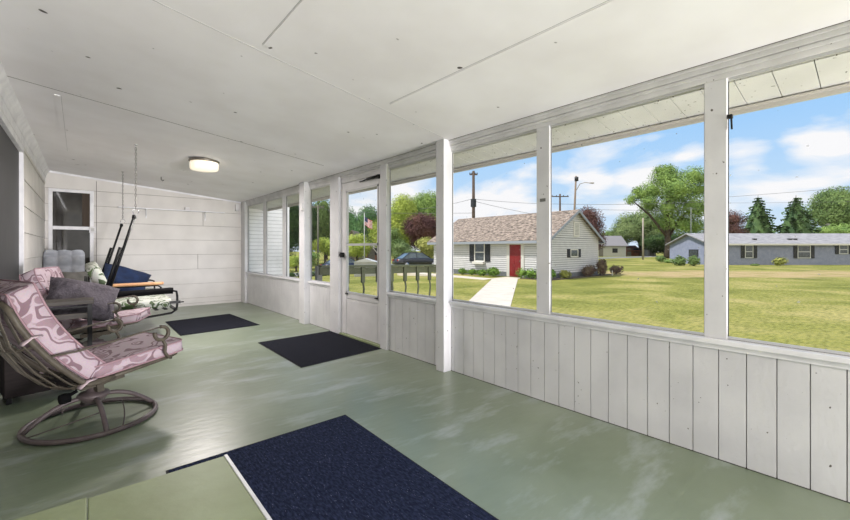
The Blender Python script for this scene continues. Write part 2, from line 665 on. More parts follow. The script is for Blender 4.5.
m.box(WX0, WX1, YB-.03, YB+.04, WZ1-t, WZ1).box(WX0, WX1, YB-.03, YB+.04, WZ0, WZ0+t)
m.box(WX0, WX0+t, YB-.03, YB+.04, WZ0+t, WZ1-t).box(WX1-t, WX1, YB-.03, YB+.04, WZ0+t, WZ1-t)
m.box(WX0+t, WX1-t, YB-.02, YB+.03, 1.575, 1.635)
m.build('window_frame', SILL, root, bevel=.003)
PANE = pane_mat('dark_window_glass', (38, 36, 33), .03)
MB().box(WX0+t, WX1-t, YB+.005, YB+.012, WZ0+t, WZ1-t).build('pane', PANE, root)
# hanging curtain seen behind the glass edge
m = MB()
pts = [(WX1-t-.11+.11*i/12, YB+.004-.003*(i % 2)) for i in range(13)]
for i in range(12):
    (xa, a_), (xb, b_) = pts[i], pts[i+1]
    m.add([(xa, a_, 1.635), (xb, b_, 1.635), (xb, b_, WZ1-t), (xa, a_, WZ1-t)], [(0, 1, 2, 3)])
m.build('curtain', mat('beige_curtain', (74, 64, 56), .9), root)

# left wall: lap siding, wide window, crown
m = MB()
zl = [0.0, .16, .47, .785, 1.10, 1.41, 1.72, 2.03, 2.36, 2.70]
LW = (2.9, 6.30, .785, 2.36)
lap_wall(m, 'y', XL, Y0, YB, zl, 1, [LW])
m.box(XL-.1, XL-.012, Y0, LW[0], -.1, 2.7, 1).box(XL-.1, XL-.012, LW[1], YB+.1, -.1, 2.7, 1)
m.box(XL-.1, XL-.012, LW[0], LW[1], -.1, LW[2], 1).box(XL-.1, XL-.012, LW[0], LW[1], LW[3], 2.7, 1)
st(m.build('wall_left', [CREAM, CRACK]), 'cream lap sided house wall behind the chairs', 'wall')
root = empty('window_10', (XL, (LW[0]+LW[1])/2, LW[2]))
st(root, 'wide house window with dark screen in the left wall', 'window')
m = MB()
t = .07
m.box(XL-.03, XL+.03, LW[0], LW[1], LW[3]-t, LW[3]+.0).box(XL-.03, XL+.045, LW[0], LW[1], LW[2], LW[2]+t)
m.box(XL-.03, XL+.03, LW[0], LW[0]+t, LW[2]+t, LW[3]-t).box(XL-.03, XL+.03, LW[1]-t, LW[1], LW[2]+t, LW[3]-t)
m.build('window_frame', SILL, root, bevel=.004)
MB().box(XL-.015, XL-.005, LW[0]+t, LW[1]-t, LW[2]+t, LW[3]-t).build('screen', mat('dark_grey_screen', (62, 63, 64), .5, (46, 47, 49), 6, stretch=(1, 9, .5), spec=.25), root)
m = MB()
m.prism([(XL, 2.625), (XL+.07, 2.618), (XL+.055, 2.585), (XL+.03, 2.555), (XL+.02, 2.50), (XL, 2.49)], 1.1, YB)
m.box(XL, XL+.015, 1.1, YB, 2.40, 2.49)
st(m.build('trim_18', SILL), 'white crown moulding along the top of the left wall', 'trim')
m = MB()
m.prism([(XL, ZC(XL)), (XR, ZC(XR)), (XR, ZC(XR)-.03), (XL, ZC(XL)-.03)], YB-.02, YB)
st(m.build('trim_19', SILL), 'thin white strip along the top of the back wall', 'trim')

# step platform near the camera
m = MB()
sz = .14
m.box(XL, .005, .75, 2.27, 0, sz).box(.009, .55, .75, 2.255, 0, sz)
st(m.build('step_platform', STEPM, bevel=.004), 'raised green painted step platform at the house side', 'step')
st(MB().box(.55, .566, .75, 2.258, 0, sz+.003).build('trim_20', SILL, bevel=.002), 'white strip on the edge of the step platform', 'trim')

# exterior soffit and fascia
SOFF = mat('soffit_panel', (240, 238, 236), .6, (228, 226, 224), 3, specks=(45, .72, (118, 110, 100)))
m = MB()
X2 = 3.25
sf = lambda x: 2.20-.0975*1.6*(x-XR-.1)
yy = Y0
while yy < 12.0:
    y2 = min(yy+.168, 12.0)
    m.add([(XR+.1, yy+.004, sf(XR+.1)), (X2, yy+.004, sf(X2)), (X2, y2, sf(X2)), (XR+.1, y2, sf(XR+.1)),
           (XR+.1, yy+.004, sf(XR+.1)+.01), (X2, yy+.004, sf(X2)+.01), (X2, y2, sf(X2)+.01), (XR+.1, y2, sf(XR+.1)+.01)],
          [(0, 3, 2, 1), (4, 5, 6, 7), (0, 1, 5, 4), (1, 2, 6, 5), (2, 3, 7, 6), (3, 0, 4, 7)])
    m.box(X2-.022, X2, yy-.006, yy+.012, sf(X2)-.006, sf(X2)+.004, 1)
    yy = y2
m.box(XR+.1, X2+.01, Y0, 12.0, 2.215, 2.225, 1)
st(m.build('soffit', [SOFF, GAP]), 'ribbed white soffit under the porch eave', 'soffit')
m = MB().box(X2, X2+.03, Y0, 12.0, sf(X2)-.035, 2.30)
m.box(X2-.04, X2, Y0, 12.0, sf(X2)-.012, sf(X2)-.004)
st(m.build('fascia', mat('fascia_paint', (205, 200, 194), .5)), 'white fascia board along the eave', 'fascia')
m = MB().add([(XL-.1, Y0, 2.70), (X2+.05, Y0, 2.32), (X2+.05, 12, 2.32), (XL-.1, 12, 2.70), (XL-.1, Y0, 2.74), (X2+.05, Y0, 2.35), (X2+.05, 12, 2.35), (XL-.1, 12, 2.74)],
             [(0, 3, 2, 1), (4, 5, 6, 7), (0, 1, 5, 4), (1, 2, 6, 5), (2, 3, 7, 6), (3, 0, 4, 7)])
st(m.build('porch_roof', mat('roof_felt', (90, 86, 82), .9)), 'shallow roof over the porch', 'roof')

# wing of the house beyond the back wall, seen through the far screens
G0 = -.55
WING = mat('wing_siding', (246, 246, 246), .6, (238, 238, 238), 6)
m = MB()
z = G0
zz_ = []
while z < 2.2:
    zz_.append(z)
    z += .088
zz_.append(2.2)
lap_wall(m, 'x', YB, XR+.13, 3.83, zz_, -1, mi=0, gap=.008)
m.box(XR+.13, 3.85, YB+.012, YB+2.2, G0, 2.2, 1)
m.box(3.82, 3.87, YB-.02, YB+.05, G0, 2.2)
m.box(XR+.1, 3.87, YB-.03, YB+2.2, 2.2, 2.40)
st(m.build('wall_wing', [WING, mat('wing_lap_line', (208, 208, 208), .8)]), 'white sided wing of the house outside the far screens', 'wall')

# ------------------------------------------------------------------ small interior things
# ceiling lamp
lx, ly = 1.25, 6.15
lz = ZC(lx)
root = empty('ceiling_lamp', (lx, ly, lz-.14))
tag(root, 'round flush ceiling lamp with lit alabaster glass shade', 'lamp')
MB().lathe([(.185, lz-.0), (.19, lz-.012), (.19, lz-.028), (.172, lz-.034)], lx, ly, 32).build('rim', mat('pewter', (126, 120, 110), .35, metal=.7), root)
LG = bpy.data.materials.new('lit_alabaster')
LG.use_nodes = True
nt = LG.node_tree
L = nt.links
b = nt.nodes['Principled BSDF']
tc = nd(nt, 'ShaderNodeTexCoord')
n = nd(nt, 'ShaderNodeTexNoise')
n.inputs['Scale'].default_value = 9
n.inputs['Distortion'].default_value = 1.5
L.new(tc.outputs['Object'], n.inputs['Vector'])
r = nd(nt, 'ShaderNodeValToRGB')
r.color_ramp.elements[0].position = .35
r.color_ramp.elements[0].color = (1, .78, .52, 1)
r.color_ramp.elements[1].position = .62
r.color_ramp.elements[1].color = (1, .93, .80, 1)
L.new(n.outputs['Fac'], r.inputs[0])
L.new(r.outputs[0], b.inputs['Emission Color'])
b.inputs['Emission Strength'].default_value = .75
b.inputs['Base Color'].default_value = (.8, .75, .65, 1)
MB().lathe([(.172, lz-.03), (.178, lz-.06), (.176, lz-.11), (.165, lz-.135), (.10, lz-.148), (.01, lz-.15)], lx, ly, 32).build('lamp_shade', LG, root)

# wall shelf on the back wall
root = empty('wall_shelf', (1.41, YB, 2.0))
tag(root, 'long thin white shelf on brackets on the back wall', 'shelf')
MB().box(.48, 2.36, YB-.16, YB-.012, 2.02, 2.038).build('shelf_board', SILL, root)
for bx in (.93, 1.99):
    m = MB().box(bx-.012, bx+.012, YB-.022, YB-.012, 1.84, 2.02).box(bx-.012, bx+.012, YB-.14, YB-.012, 2.008, 2.02)
    m.beam((bx, YB-.016, 1.88), (bx, YB-.12, 2.012), .01, .006)
    m.build('bracket', SILL, root)
tag(MB().box(1.60, 1.68, YB-.09, YB-.03, 2.038, 2.105).build('small_box', WHITE2, bevel=.004), 'small white box standing on the wall shelf', 'box')
# corner boxes
tag(MB().box(2.60, 2.68, YB-.09, YB-.012, 2.09, 2.24).build('speaker_box', WHITE2, bevel=.006), 'small white box mounted high in the far corner', 'box')
tag(MB().box(XR-.135, XR-.10, 6.14, 6.22, 1.84, 1.96).build('junction_box', WHITE2, bevel=.005), 'small white junction box on the farther projecting post', 'box')
# thermometer on window edge
root = empty('wall_thermometer', (.105, YB-.06, 1.5))
tag(root, 'small square white dial on the edge of the back window frame', 'thermometer')
MB().box(.055, .155, YB-.06, YB-.03, 1.52, 1.64).build('case', WHITE2, root, bevel=.006)
MB().box(.08, .13, YB-.063, YB-.06, 1.55, 1.61).build('dial', mat('dial_grey', (176, 176, 172), .4), root)
# hook on ceiling, metal plate on post, hook near soffit
tag(MB().tube([(1.0, 8.2, ZC(1.0)), (1.0, 8.2, ZC(1.0)-.05), (1.02, 8.2, ZC(1.0)-.07), (1.04, 8.2, ZC(1.0)-.05)], .006).build('ceiling_hook', BLACK), 'small dark empty hook on the ceiling beyond the lamp', 'hook')
tag(MB().box(XR-.004, XR, 1.77, 1.82, 1.60, 1.625).build('metal_plate', mat('plate_grey', (105, 105, 100), .5)), 'small grey metal plate screwed to the second post', 'plate')
m = MB().tube([(XR+.02, .585, 1.98), (XR+.0, .575, 1.98), (XR-.0, .572, 1.90)], .005).box(XR-.005, XR+.02, .570, .594, 1.965, 1.985)
tag(m.build('screen_latch', BLACK), 'small black latch hanging beside the nearest post', 'latch')

# floor mats
def mat_obj(name, pts, m_, label, group=None):
    root = empty(name, (sum(p[0] for p in pts)/4, sum(p[1] for p in pts)/4, 0))
    tag(root, label, 'mat', group)
    def inset(k):
        cx = sum(p[0] for p in pts)/4
        cy = sum(p[1] for p in pts)/4
        out = []
        for x, y in pts:
            d = Vector((x-cx, y-cy))
            l = d.length
            d *= (l-k)/l
            out.append((cx+d.x, cy+d.y))
        return out
    MB().prism(inset(0), .0005, .004, axis='z').build('rubber_edge', RUBBER, root)
    MB().prism(inset(.022), .002, .010, axis='z').build('carpet', m_, root)
    return root
mat_obj('floor_mat', [(.335, 2.575), (1.45, 2.59), (1.40, .75), (.29, .75)], MAT_N, 'large navy ribbed floor mat beside the green step')
mat_obj('floor_mat', [(1.70, 5.32), (2.76, 5.38), (2.75, 4.02), (1.68, 3.91)], MAT_C, 'charcoal floor mat in front of the storm door')
mat_obj('floor_mat', [(1.01, 7.85), (2.06, 8.03), (2.13, 6.55), (1.01, 6.45)], MAT_C, 'charcoal floor mat beside the hanging swing')

# ------------------------------------------------------------------ cushions
def boxcushion(w, d, t, n=12, puff=.15, e=.07, fn=None):
    """rounded box cushion: x in +-w/2, y in +-d/2, z in +-t/2 ; returns verts, faces, rim loops"""
    vs, fs = [], []
    def P(u, v, s):
        x, y = u*w/2, v*d/2
        ed = max(abs(u), abs(v))
        zt = t/2*(1+puff*(1-u*u)*(1-v*v))
        if ed > .999:
            zt = t/2*.86
            k = .985
            x, y = x, y
        return (x, y, s*zt)
    for s in (1, -1):
        b_ = len(vs)
        for i in range(n+1):
            for j in range(n+1):
                u, v = -1+2*i/n, -1+2*j/n
                # denser near rim
                u = math.sin(u*PI/2)*.5+u*.5
                v = math.sin(v*PI/2)*.5+v*.5
                # round plan corners
                if abs(u) > .8 and abs(v) > .8:
                    du, dv = abs(u)-.8, abs(v)-.8
                    q = max(du, dv)/max(1e-6, math.hypot(du, dv))
                    u = math.copysign(.8+du*q, u)
                    v = math.copysign(.8+dv*q, v)
                x, y = u*w/2, v*d/2
                rim = i in (0, n) or j in (0, n)
                zt = t/2*(.88 if rim else 1+puff*(1-u*u)*(1-v*v))
                vs.append((x, y, s*zt))
        for i in range(n):
            for j in range(n):
                a = b_+i*(n+1)+j
                fs.append((a, a+1, a+n+2, a+n+1))
    N = (n+1)*(n+1)
    rim = [i*(n+1) for i in range(n+1)]+[n*(n+1)+j for j in range(1, n+1)]+[i*(n+1)+n for i in range(n-1, -1, -1)]+[j for j in range(n-1, 0, -1)]
    for k in range(len(rim)):
        a, b2 = rim[k], rim[(k+1) % len(rim)]
        fs.append((a, b2, b2+N, a+N))
    vs = [Vector(p) for p in vs]
    if fn:
        vs = [Vector(fn(p)) for p in vs]
    return vs, fs, [vs[k] for k in rim], [vs[k+N] for k in rim]


def pillow(w, h, t, n=14, crumple=.0, seed=1):
    """throw pillow in the xz plane, thickness along y"""
    rnd = random.Random(seed)
    ph = [rnd.uniform(0, 6) for _ in range(6)]
    vs, fs = [], []
    for s in (1, -1):
        b_ = len(vs)
        for i in range(n+1):
            for j in range(n+1):
                u, v = -1+2*i/n, -1+2*j/n
                k = 1-.10*(1-abs(u))**.8*(abs(v) ** 3)
                k2 = 1-.10*(1-abs(v))**.8*(abs(u) ** 3)
                x, z = u*w/2*k2, v*h/2*k
                y = t/2*((1-u**4)*(1-v**4))**.6
                y += crumple*math.sin(5*u+ph[0]+s)*math.sin(4*v+ph[1])*(1-u*u)*(1-v*v)
                vs.append((x, s*y, z))
        for i in range(n):
            for j in range(n):
                a = b_+i*(n+1)+j
                fs.append((a, a+1, a+n+2, a+n+1))
    return vs, fs


# ------------------------------------------------------------------ swivel patio chair
def arc(c, r, a0, a1, n, plane='xz', y=0):
    out = []
    for i in range(n+1):
        a = R(a0+(a1-a0)*i/n)
        out.append((c[0]+r*math.cos(a), y, c[1]+r*math.sin(a)))
    return out


def make_chair(label):
    root = empty('patio_chair', (0, 0, 0))
    tag(root, label, 'chair', 'bronze swivel patio chairs with pink cushions')
    W = False
    Rr = .365
    MB().tube([(Rr*math.cos(2*PI*k/40), Rr*math.sin(2*PI*k/40), .02) for k in range(40)], .017, 10, True).build('base_ring', TAUPE, root, W)
    for k in range(4):
        a = R(-12)+k*PI/2
        pts = []
        for i in range(9):
            q = i/8
            r_ = .05+(Rr-.05)*q
            z = .175-.153*(q**1.3) if q < 1 else .022
            pts.append((r_*math.cos(a), r_*math.sin(a), z+.03*math.sin(q*PI)*(1)))
        MB().tube(pts, .0155, 8).build('leg', TAUPE, root, W)
    for k in range(4):      # thin scroll braces
        a = k*PI/2+R(33)
        a0, a1 = a+PI/4, a-PI/4
        p0 = Vector((Rr*.45*math.cos(a0), Rr*.45*math.sin(a0), .10))
        p1 = Vector((Rr*.97*math.cos(a1+.25), Rr*.97*math.sin(a1+.25), .03))
        mid = (p0+p1)/2+Vector((math.cos(a), math.sin(a), 0))*.03
        pts = [p0*(1-t)**2+mid*2*t*(1-t)+p1*t*t for t in [i/8 for i in range(9)]]
        MB().tube(pts, .004, 6).build('brace', TAUPE, root, W)
    MB().lathe([(.03, .13), (.055, .14), (.085, .175), (.095, .19), (.085, .205), (.05, .215), (.034, .23), (.034, .28)], 0, 0, 24).build('hub', TAUPE, root, W)
    tilt = Matrix.Translation((0, 0, .30)) @ Matrix.Rotation(R(-5), 4, 'Y') @ Matrix.Translation((0, 0, -.30))
    T = lambda p: tilt @ Vector(p)
    # rocker mechanism
    m = MB()
    m.box(-.10, .16, -.07, .07, .26, .30, M=tilt).box(-.02, .02, -.09, .09, .22, .29, M=tilt)
    m.beam(T((.0, 0, .24)), T((.24, 0, .33)), .05, .035)
    m.build('rocker_plate', BRONZE, root, W)
    m = MB()
    m.tube([T((-.10, 0, .25)), T((-.16, 0, .23))], .012, 8)
    m.lathe([(.01, -.03), (.032, -.026), (.036, 0), (.032, .026), (.01, .03)], 0, 0, 12, M=Matrix.Translation(T((-.17, 0, .225))) @ Matrix.Rotation(R(90), 4, 'Y'))
    m.build('tension_knob', BLACKP, root, W)
    sh, bh = .29, .60
    # seat frame
    sr = [(-.14, -sh, .36), (.10, -sh, .365), (.34, -sh, .375), (.42, -sh+.02, .38), (.46, -sh+.07, .38), (.46, 0, .38), (.46, sh-.07, .38), (.42, sh-.02, .38), (.34, sh, .375), (.10, sh, .365), (-.14, sh, .36)]
    m = MB().tube([T(p) for p in sr], .014, 8)
    for i in range(6):
        yy = -.2+.08*i
        m.tube([T((-.14, yy, .35)), T((.16, yy, .345)), T((.46, yy, .38))], .006, 6)
    m.tube([T((0, -sh, .362)), T((0, 0, .30)), T((0, sh, .362))], .012)
    m.tube([T((.2, -sh, .37)), T((.2, 0, .32)), T((.2, sh, .37))], .012)
    m.build('seat_frame', BRONZE, root, W)
    # back: rails and barrel slats, leaning back
    def bk(u, y, off=0):   # u 0..1 up the back
        x = -.14-.33*(.62*(1-(1-u)**2)+.38*u)
        z = .35+.60*u
        x -= off*.83
        z -= off*.5
        return T((x, y, z))
    m = MB()
    for s in (-1, 1):
        pts = [T((.0, s*sh, .362)), T((-.08, s*sh, .352))]+[bk(u, s*sh) for u in (.02, .1, .25, .4, .6, .8, .93)]
        pts += [bk(.98, s*(sh-.05)), bk(1.0, s*(sh-.14)), bk(1.01, 0)]
        for i in range(len(pts)-1):
            pass
        m.tube(pts, .022, 8, flat=.8)
    m.build('back_frame', BRONZE, root, W)
    for k in range(6):
        yy = -.225+.09*k
        dep = .10*(1-(yy/.29)**2)
        pts = [bk(-.02, yy, dep*.6), bk(.1, yy, dep*1.0), bk(.3, yy, dep), bk(.6, yy, dep*.8), bk(.85, yy, dep*.35), bk(.99, yy, 0)]
        MB().tube(pts, .031, 8, flat=.2).build('slat', BRONZE, root, W)
    m = MB()
    for u in (.02, .55):
        m.tube([bk(u, -sh), bk(u, -.15, .06), bk(u, 0, .09), bk(u, .15, .06), bk(u, sh)], .008, 6)
    m.build('back_band', BRONZE, root, W)
    # arms with scrolls
    for s in (-1, 1):
        y_ = s*(sh+.035)
        m = MB()
        pts = [bk(.42, s*sh), T((-.20, y_, .60)), T((-.0, y_, .605)), T((.16, y_, .618)), T((.30, y_, .624))]
        m.tube(pts, .011, 8, flat=.6)
        sc = [T(p) for p in arc((.305, .575), .048, 80, -200, 16, y=y_)]
        m.tube([pts[-1]]+sc, .017, 8, flat=.75)
        st_ = [T((.305, y_, .53)), T((.325, y_, .48)), T((.315, y_, .43)), T((.335, y_, .385)), T((.37, s*sh, .365))]
        m.tube(st_, .015, 8, flat=.7)
        m.build('armrest', BRONZE, root, W)
    # seat cushion
    cm = Matrix.Translation(T((.19, 0, .425))) @ Matrix.Rotation(R(-6), 4, 'Y')
    vs, fs, ra, rb = boxcushion(.60, .58, .085, puff=.12)
    o = MB().add([cm @ p for p in vs], fs, 0, True).build('seat_cushion', PINK, root, W)
    m = MB()
    m.tube([cm @ p for p in ra], .006, 6, True).tube([cm @ p for p in rb], .006, 6, True)
    m.build('piping', PIPE, o, W)
    # back cushion, thick, following the back; folded over the top
    def bend(p):
        u = p.x/.68+.5
        c = bk(-.03+max(0, min(1.08, u*1.10)), p.y, -.095)
        n_ = Vector((.86, 0, .45))
        return Vector((c.x, c.y, c.z))+n_*p.z
    vs, fs, ra, rb = boxcushion(.68, .55, .15, n=14, puff=.12, fn=bend)
    o = MB().add(vs, fs, 0, True).build('back_cushion', PINK, root, W)
    m = MB()
    m.tube(ra, .006, 6, True).tube(rb, .006, 6, True)
    m.build('piping', PIPE, o, W)
    for s in (-1, 1):
        for u in (.03, .62):
            c = bk(u, s*(sh-.0))
            m = MB().tube([c+Vector((.05, 0, .02)), c+Vector((.0, s*.022, .02)), c+Vector((-.03, s*.01, -.01)), c+Vector((-.03, -s*.03, -.015))], .016, 6, flat=.35)
            m.build('tie', TIE, o, W)
    return root


ch1 = make_chair('bronze swivel patio chair with pink floral cushions, nearest to the camera')
ch1.location = (.045, 3.67, 0)
ch1.rotation_euler = (0, 0, R(22))
ch2 = copy_tree(ch1)
ch2.location = (.07, 5.72, 0)
ch2.rotation_euler = (0, 0, R(-18))
ch2['label'] = 'second bronze swivel chair behind, pink cushions and dark grey pillow on it'

# grey pillow on second chair
vs, fs = pillow(.60, .50, .20, crumple=.025, seed=3)
M_ = Matrix.Translation((-.02, 5.44, .695)) @ Matrix.Rotation(R(22), 4, 'Z') @ Matrix.Rotation(R(-46), 4, 'X') @ Matrix.Rotation(R(24), 4, 'Y')
o = MB().add(vs, fs, 0, True, M_).build('throw_pillow', DGREY)
tag(o, 'dark grey plush pillow lying on the second patio chair', 'pillow')

# dark slatted wooden stand between the chairs
root = empty('slatted_stand', (-.2, 5.0, 0))
tag(root, 'dark wooden stand with slatted side between the two patio chairs', 'side table')
sx0, sx1, sy0, sy1 = -.47, .05, 4.87, 5.12
MB().box(sx0, sx1+.012, sy0-.01, sy1, .705, .745).build('table_top', WOODD, root, bevel=.004)
for x_ in (sx0, sx1-.035):
    for y_ in (sy0, sy1-.04):
        MB().box(x_, x_+.035, y_, y_+.035, 0, .705).build('leg', BLACK, root)
for z_ in (.575, .44, .30):
    MB().box(sx0+.035, sx1-.035, sy0+.004, sy0+.02, z_, z_+.05).build('slat', WOODD, root, bevel=.003)
for z_ in (.30, .69):
    MB().box(sx0+.035, sx1-.035, sy0+.0, sy0+.02, z_-.012, z_+.0).build('rail', BLACK, root)

# low dark chest
root = empty('storage_chest', (-.27, 4.65, 0))
tag(root, 'low dark brown board chest on the floor behind the nearest chair', 'chest')
Mr = Matrix.Translation((-.275, 4.63, 0)) @ Matrix.Rotation(R(12), 4, 'Z')
MB().box(-.235, .235, -.13, .12, .05, .38, M=Mr).build('body', WOODDK, root, bevel=.006)
MB().box(-.24, .24, -.135, .125, .382, .405, M=Mr).build('lid', WOODDK, root, bevel=.006)
for a in (-.22, .19):
    for c_ in (-.11, .08):
        MB().box(a, a+.03, c_, c_+.03, 0, .05, M=Mr).build('foot', BLACK, root)
o = MB().box(-.20, .10, -.11, .09, .406, .43, M=Mr).box(-.19, .09, -.10, .08, .43, .45, M=Mr).build('folded_cloth', mat('sage_cloth', (120, 126, 118), .95, (104, 110, 102), 14), bevel=.01)
tag(o, 'folded sage grey cloth lying on the low dark chest', 'cloth')

# ------------------------------------------------------------------ grey tufted chair in the corner
root = empty('corner_chair', (-.27, 8.95, 0))
tag(root, 'dark framed chair with grey tufted cushion below the back window', 'chair')
m = MB()
for x_ in (-.50, -.04):
    MB().tube([(x_, 8.60, 0), (x_, 8.60, .40)], .015).build('leg', BLACK, root)
    MB().tube([(x_, 9.10, 0), (x_, 9.15, .42), (x_, 9.32, 1.08)], .015).build('leg', BLACK, root)
m = MB().box(-.52, -.02, 8.58, 9.14, .38, .41)
m.build('seat_frame', BLACK, root)
m = MB().tube([(-.50, 9.32, 1.08), (-.04, 9.32, 1.08)], .015)
for i in range(5):
    x_ = -.42+.075*i
    m.tube([(x_, 9.15, .42), (x_, 9.32, 1.08)], .008, 6)
m.build('back_frame', BLACK, root)
def tuft(p):
    q = (abs(math.cos(PI*p.x/.177))*abs(math.cos(PI*p.y/.18)))**.5
    return Vector((p.x, p.y, p.z+(.09*q-.03 if p.z > 0 else 0)))
vs, fs, ra, rb = boxcushion(.53, .72, .13, n=44, puff=.25, fn=tuft)
Mc = Matrix.Translation((-.27, 9.12, .83)) @ Matrix.Rotation(R(76), 4, 'X')
MB().add([Mc @ p for p in vs], fs, 0, True).build('back_cushion', GREYP, root)
vs, fs, ra, rb = boxcushion(.52, .54, .11, n=20, puff=.3)
Mc = Matrix.Translation((-.27, 8.85, .465))
MB().add([Mc @ p for p in vs], fs, 0, True).build('seat_cushion', GREYP, root)
vs, fs = pillow(.36, .30, .14, crumple=.01, seed=9)
M_ = Matrix.Translation((-.13, 8.90, .70)) @ Matrix.Rotation(R(-20), 4, 'X')
tag(MB().add(vs, fs, 0, True, M_).build('throw_pillow', GREYB), 'small beige grey pillow on the tufted corner chair', 'pillow')

# ------------------------------------------------------------------ hanging swing bench
root = empty('swing_bench', (.45, 7.25, .35))
tag(root, 'black framed hanging bench swing with chains and green floral cushions', 'porch swing')
for yy in (6.12, 8.40):
    zc = ZC(.48)
    # chain links
    m = MB()
    z0, z1 = 1.72, zc-.03
    nl = int((z1-z0)/.032)
    for i in range(nl):
        zc_ = z0+.032*(i+.5)
        pts = []
        for k in range(8):
            a = 2*PI*k/8
            if i % 2:
                pts.append((.48+.009*math.cos(a), yy, zc_+.021*math.sin(a)))
            else:
                pts.append((.48, yy+.009*math.cos(a), zc_+.021*math.sin(a)))
        m.tube(pts, .0032, 5, True)
    m.build('chain', mat('chain_metal', (120, 118, 114), .4, metal=.6), root)
    MB().lathe([(.022, zc-.006), (.018, zc+.004)], .48, yy, 12).tube([(.48, yy, zc), (.48, yy, zc-.035)], .004, 6).build('ceiling_eye', CHROME, root)
    m = MB().tube([(.48+.03*math.cos(R(a)), yy, 1.69+.03*math.sin(R(a))) for a in range(-60, 200, 20)]+[(.455, yy, 1.66), (.467, yy, 1.63)], .0045, 6)
    m.build('hook', CHROME, root)
    # hanging bar + thicker sleeve
    top, bot = Vector((.465, yy, 1.63)), Vector((.205, yy, .66))
    MB().tube([top, bot], .016, 10).lathe([(.022, 1.60), (.024, 1.61), (.02, 1.645)], .463, yy, 12).build('hanging_bar', BLACK, root)
    d = (bot-top)
    o1 = Vector((-.035, 0, 0))
    MB().tube([top+d*.40+o1, top+d*.97+o1], .018, 10).build('sleeve', BLACK, root)
    # side loop
    loop = [(.20, .70), (.22, .67), (.30, .665), (.60, .67), (.86, .675), (.915, .66), (.925, .60), (.925, .50), (.915, .42), (.86, .38), (.6, .352), (.3, .34), (.12, .36), (.05, .45), (.03, .60), (.0, .78)]
    MB().tube([(a, yy, b_) for a, b_ in loop], .014, 8).build('side_loop', BLACK, root)
MB().tube([(.29, 6.12, .655), (.33, 6.12, .66), (.84, 6.12, .675), (.875, 6.12, .672)], .041, 12).build('padded_armrest', BLACKP, root)['label'] = 'black foam padded armrest on the near side'
m = MB()
m.prism([(.28, 6.86), (.75, 6.84), (.85, 6.87), (.88, 6.92), (.85, 6.97), (.75, 7.0), (.28, 6.98)], .70, .738, axis='z')
o = m.build('wooden_armrest', WOODN, root, bevel=.012)
o['label'] = 'natural wood armrest in the middle of the bench'
MB().tube([(.30, 6.92, .45), (.30, 6.92, .69), (.80, 6.92, .69), (.84, 6.92, .66), (.84, 6.92, .45)], .012, 8).build('armrest_support', BLACK, root)
m = MB()
for a, b_ in ((.90, .42), (.07, .42), (.0, .76)):
    m.tube([(a, 6.12, b_), (a, 8.40, b_)], .014, 8)
m.build('cross_rail', BLACK, root)
m = MB()
for i in range(9):
    a = .08+.1*i
    m.box(a, a+.04, 6.14, 8.38, .425, .435)
m.build('seat_slats', BLACK, root)
MB().box(.84, .96, 6.10, 6.14, .50, .535).tube([(.95, 6.12, .515), (1.0, 6.12, .515)], .008).build('latch', BLACK, root)
vs, fs, ra, rb = boxcushion(.66, 2.16, .11, n=18, puff=.12)
Mc = Matrix.Translation((.56, 7.26, .50))
MB().add([Mc @ p for p in vs], fs, 0, True).build('seat_cushion', GREENF, root)
vs, fs, ra, rb = boxcushion(.46, 2.14, .13, n=18, puff=.2)
Mc = Matrix.Translation((.14, 7.26, .80)) @ Matrix.Rotation(R(68), 4, 'Y')
MB().add([Mc @ p for p in vs], fs, 0, True).build('back_cushion', GREENF, root)
vs, fs = pillow(.62, .46, .22, crumple=.025, seed=5)
M_ = Matrix.Translation((.46, 7.60, .745)) @ Matrix.Rotation(R(15), 4, 'Z') @ Matrix.Rotation(R(-40), 4, 'X') @ Matrix.Rotation(R(26), 4, 'Y')
tag(MB().add(vs, fs, 0, True, M_).build('throw_pillow', NAVY), 'navy blue plush pillow on the hanging swing', 'pillow')

# ------------------------------------------------------------------ outside ground
def ss(a):
    a = max(0, min(1, a))
    return a*a*(3-2*a)
def gz(x, y):
    return G0-.62*ss((y-16)/18)*(1-ss((x-18)/5))

def sheet(name, x0, x1, y0, y1, nx, ny, mt, dz=0, fz=gz):
    vs, fs = [], []
    for i in range(nx+1):
        for j in range(ny+1):
            x, y = x0+(x1-x0)*i/nx, y0+(y1-y0)*j/ny
            vs.append((x, y, fz(x, y)+dz))
    for i in range(nx):
        for j in range(ny):
            a = i*(ny+1)+j
            fs.append((a, a+ny+1, a+ny+2, a+1))
    return MB().add(vs, fs, 0, True).build(name, mt)

LAWN = bpy.data.materials.new('lawn_grass')
LAWN.use_nodes = True
nt = LAWN.node_tree
L = nt.links
b = nt.nodes['Principled BSDF']
b.inputs['Roughness'].default_value = .95
b.inputs['Specular IOR Level'].default_value = .1
tc = nd(nt, 'ShaderNodeTexCoord')
gm = nd(nt, 'ShaderNodeNewGeometry')
def noise(scale, det, vec, dist=0):
    n = nd(nt, 'ShaderNodeTexNoise')
    n.inputs['Scale'].default_value = scale
    n.inputs['Detail'].default_value = det
    n.inputs['Distortion'].default_value = dist
    L.new(vec, n.inputs['Vector'])
    return n.outputs['Fac']
def ramp(f, cs):
    r = nd(nt, 'ShaderNodeValToRGB')
    while len(r.color_ramp.elements) < len(cs):
        r.color_ramp.elements.new(.5)
    for e, (p, c) in zip(r.color_ramp.elements, cs):
        e.position = p
        e.color = (*c, 1)
    L.new(f, r.inputs[0])
    return r.outputs[0]
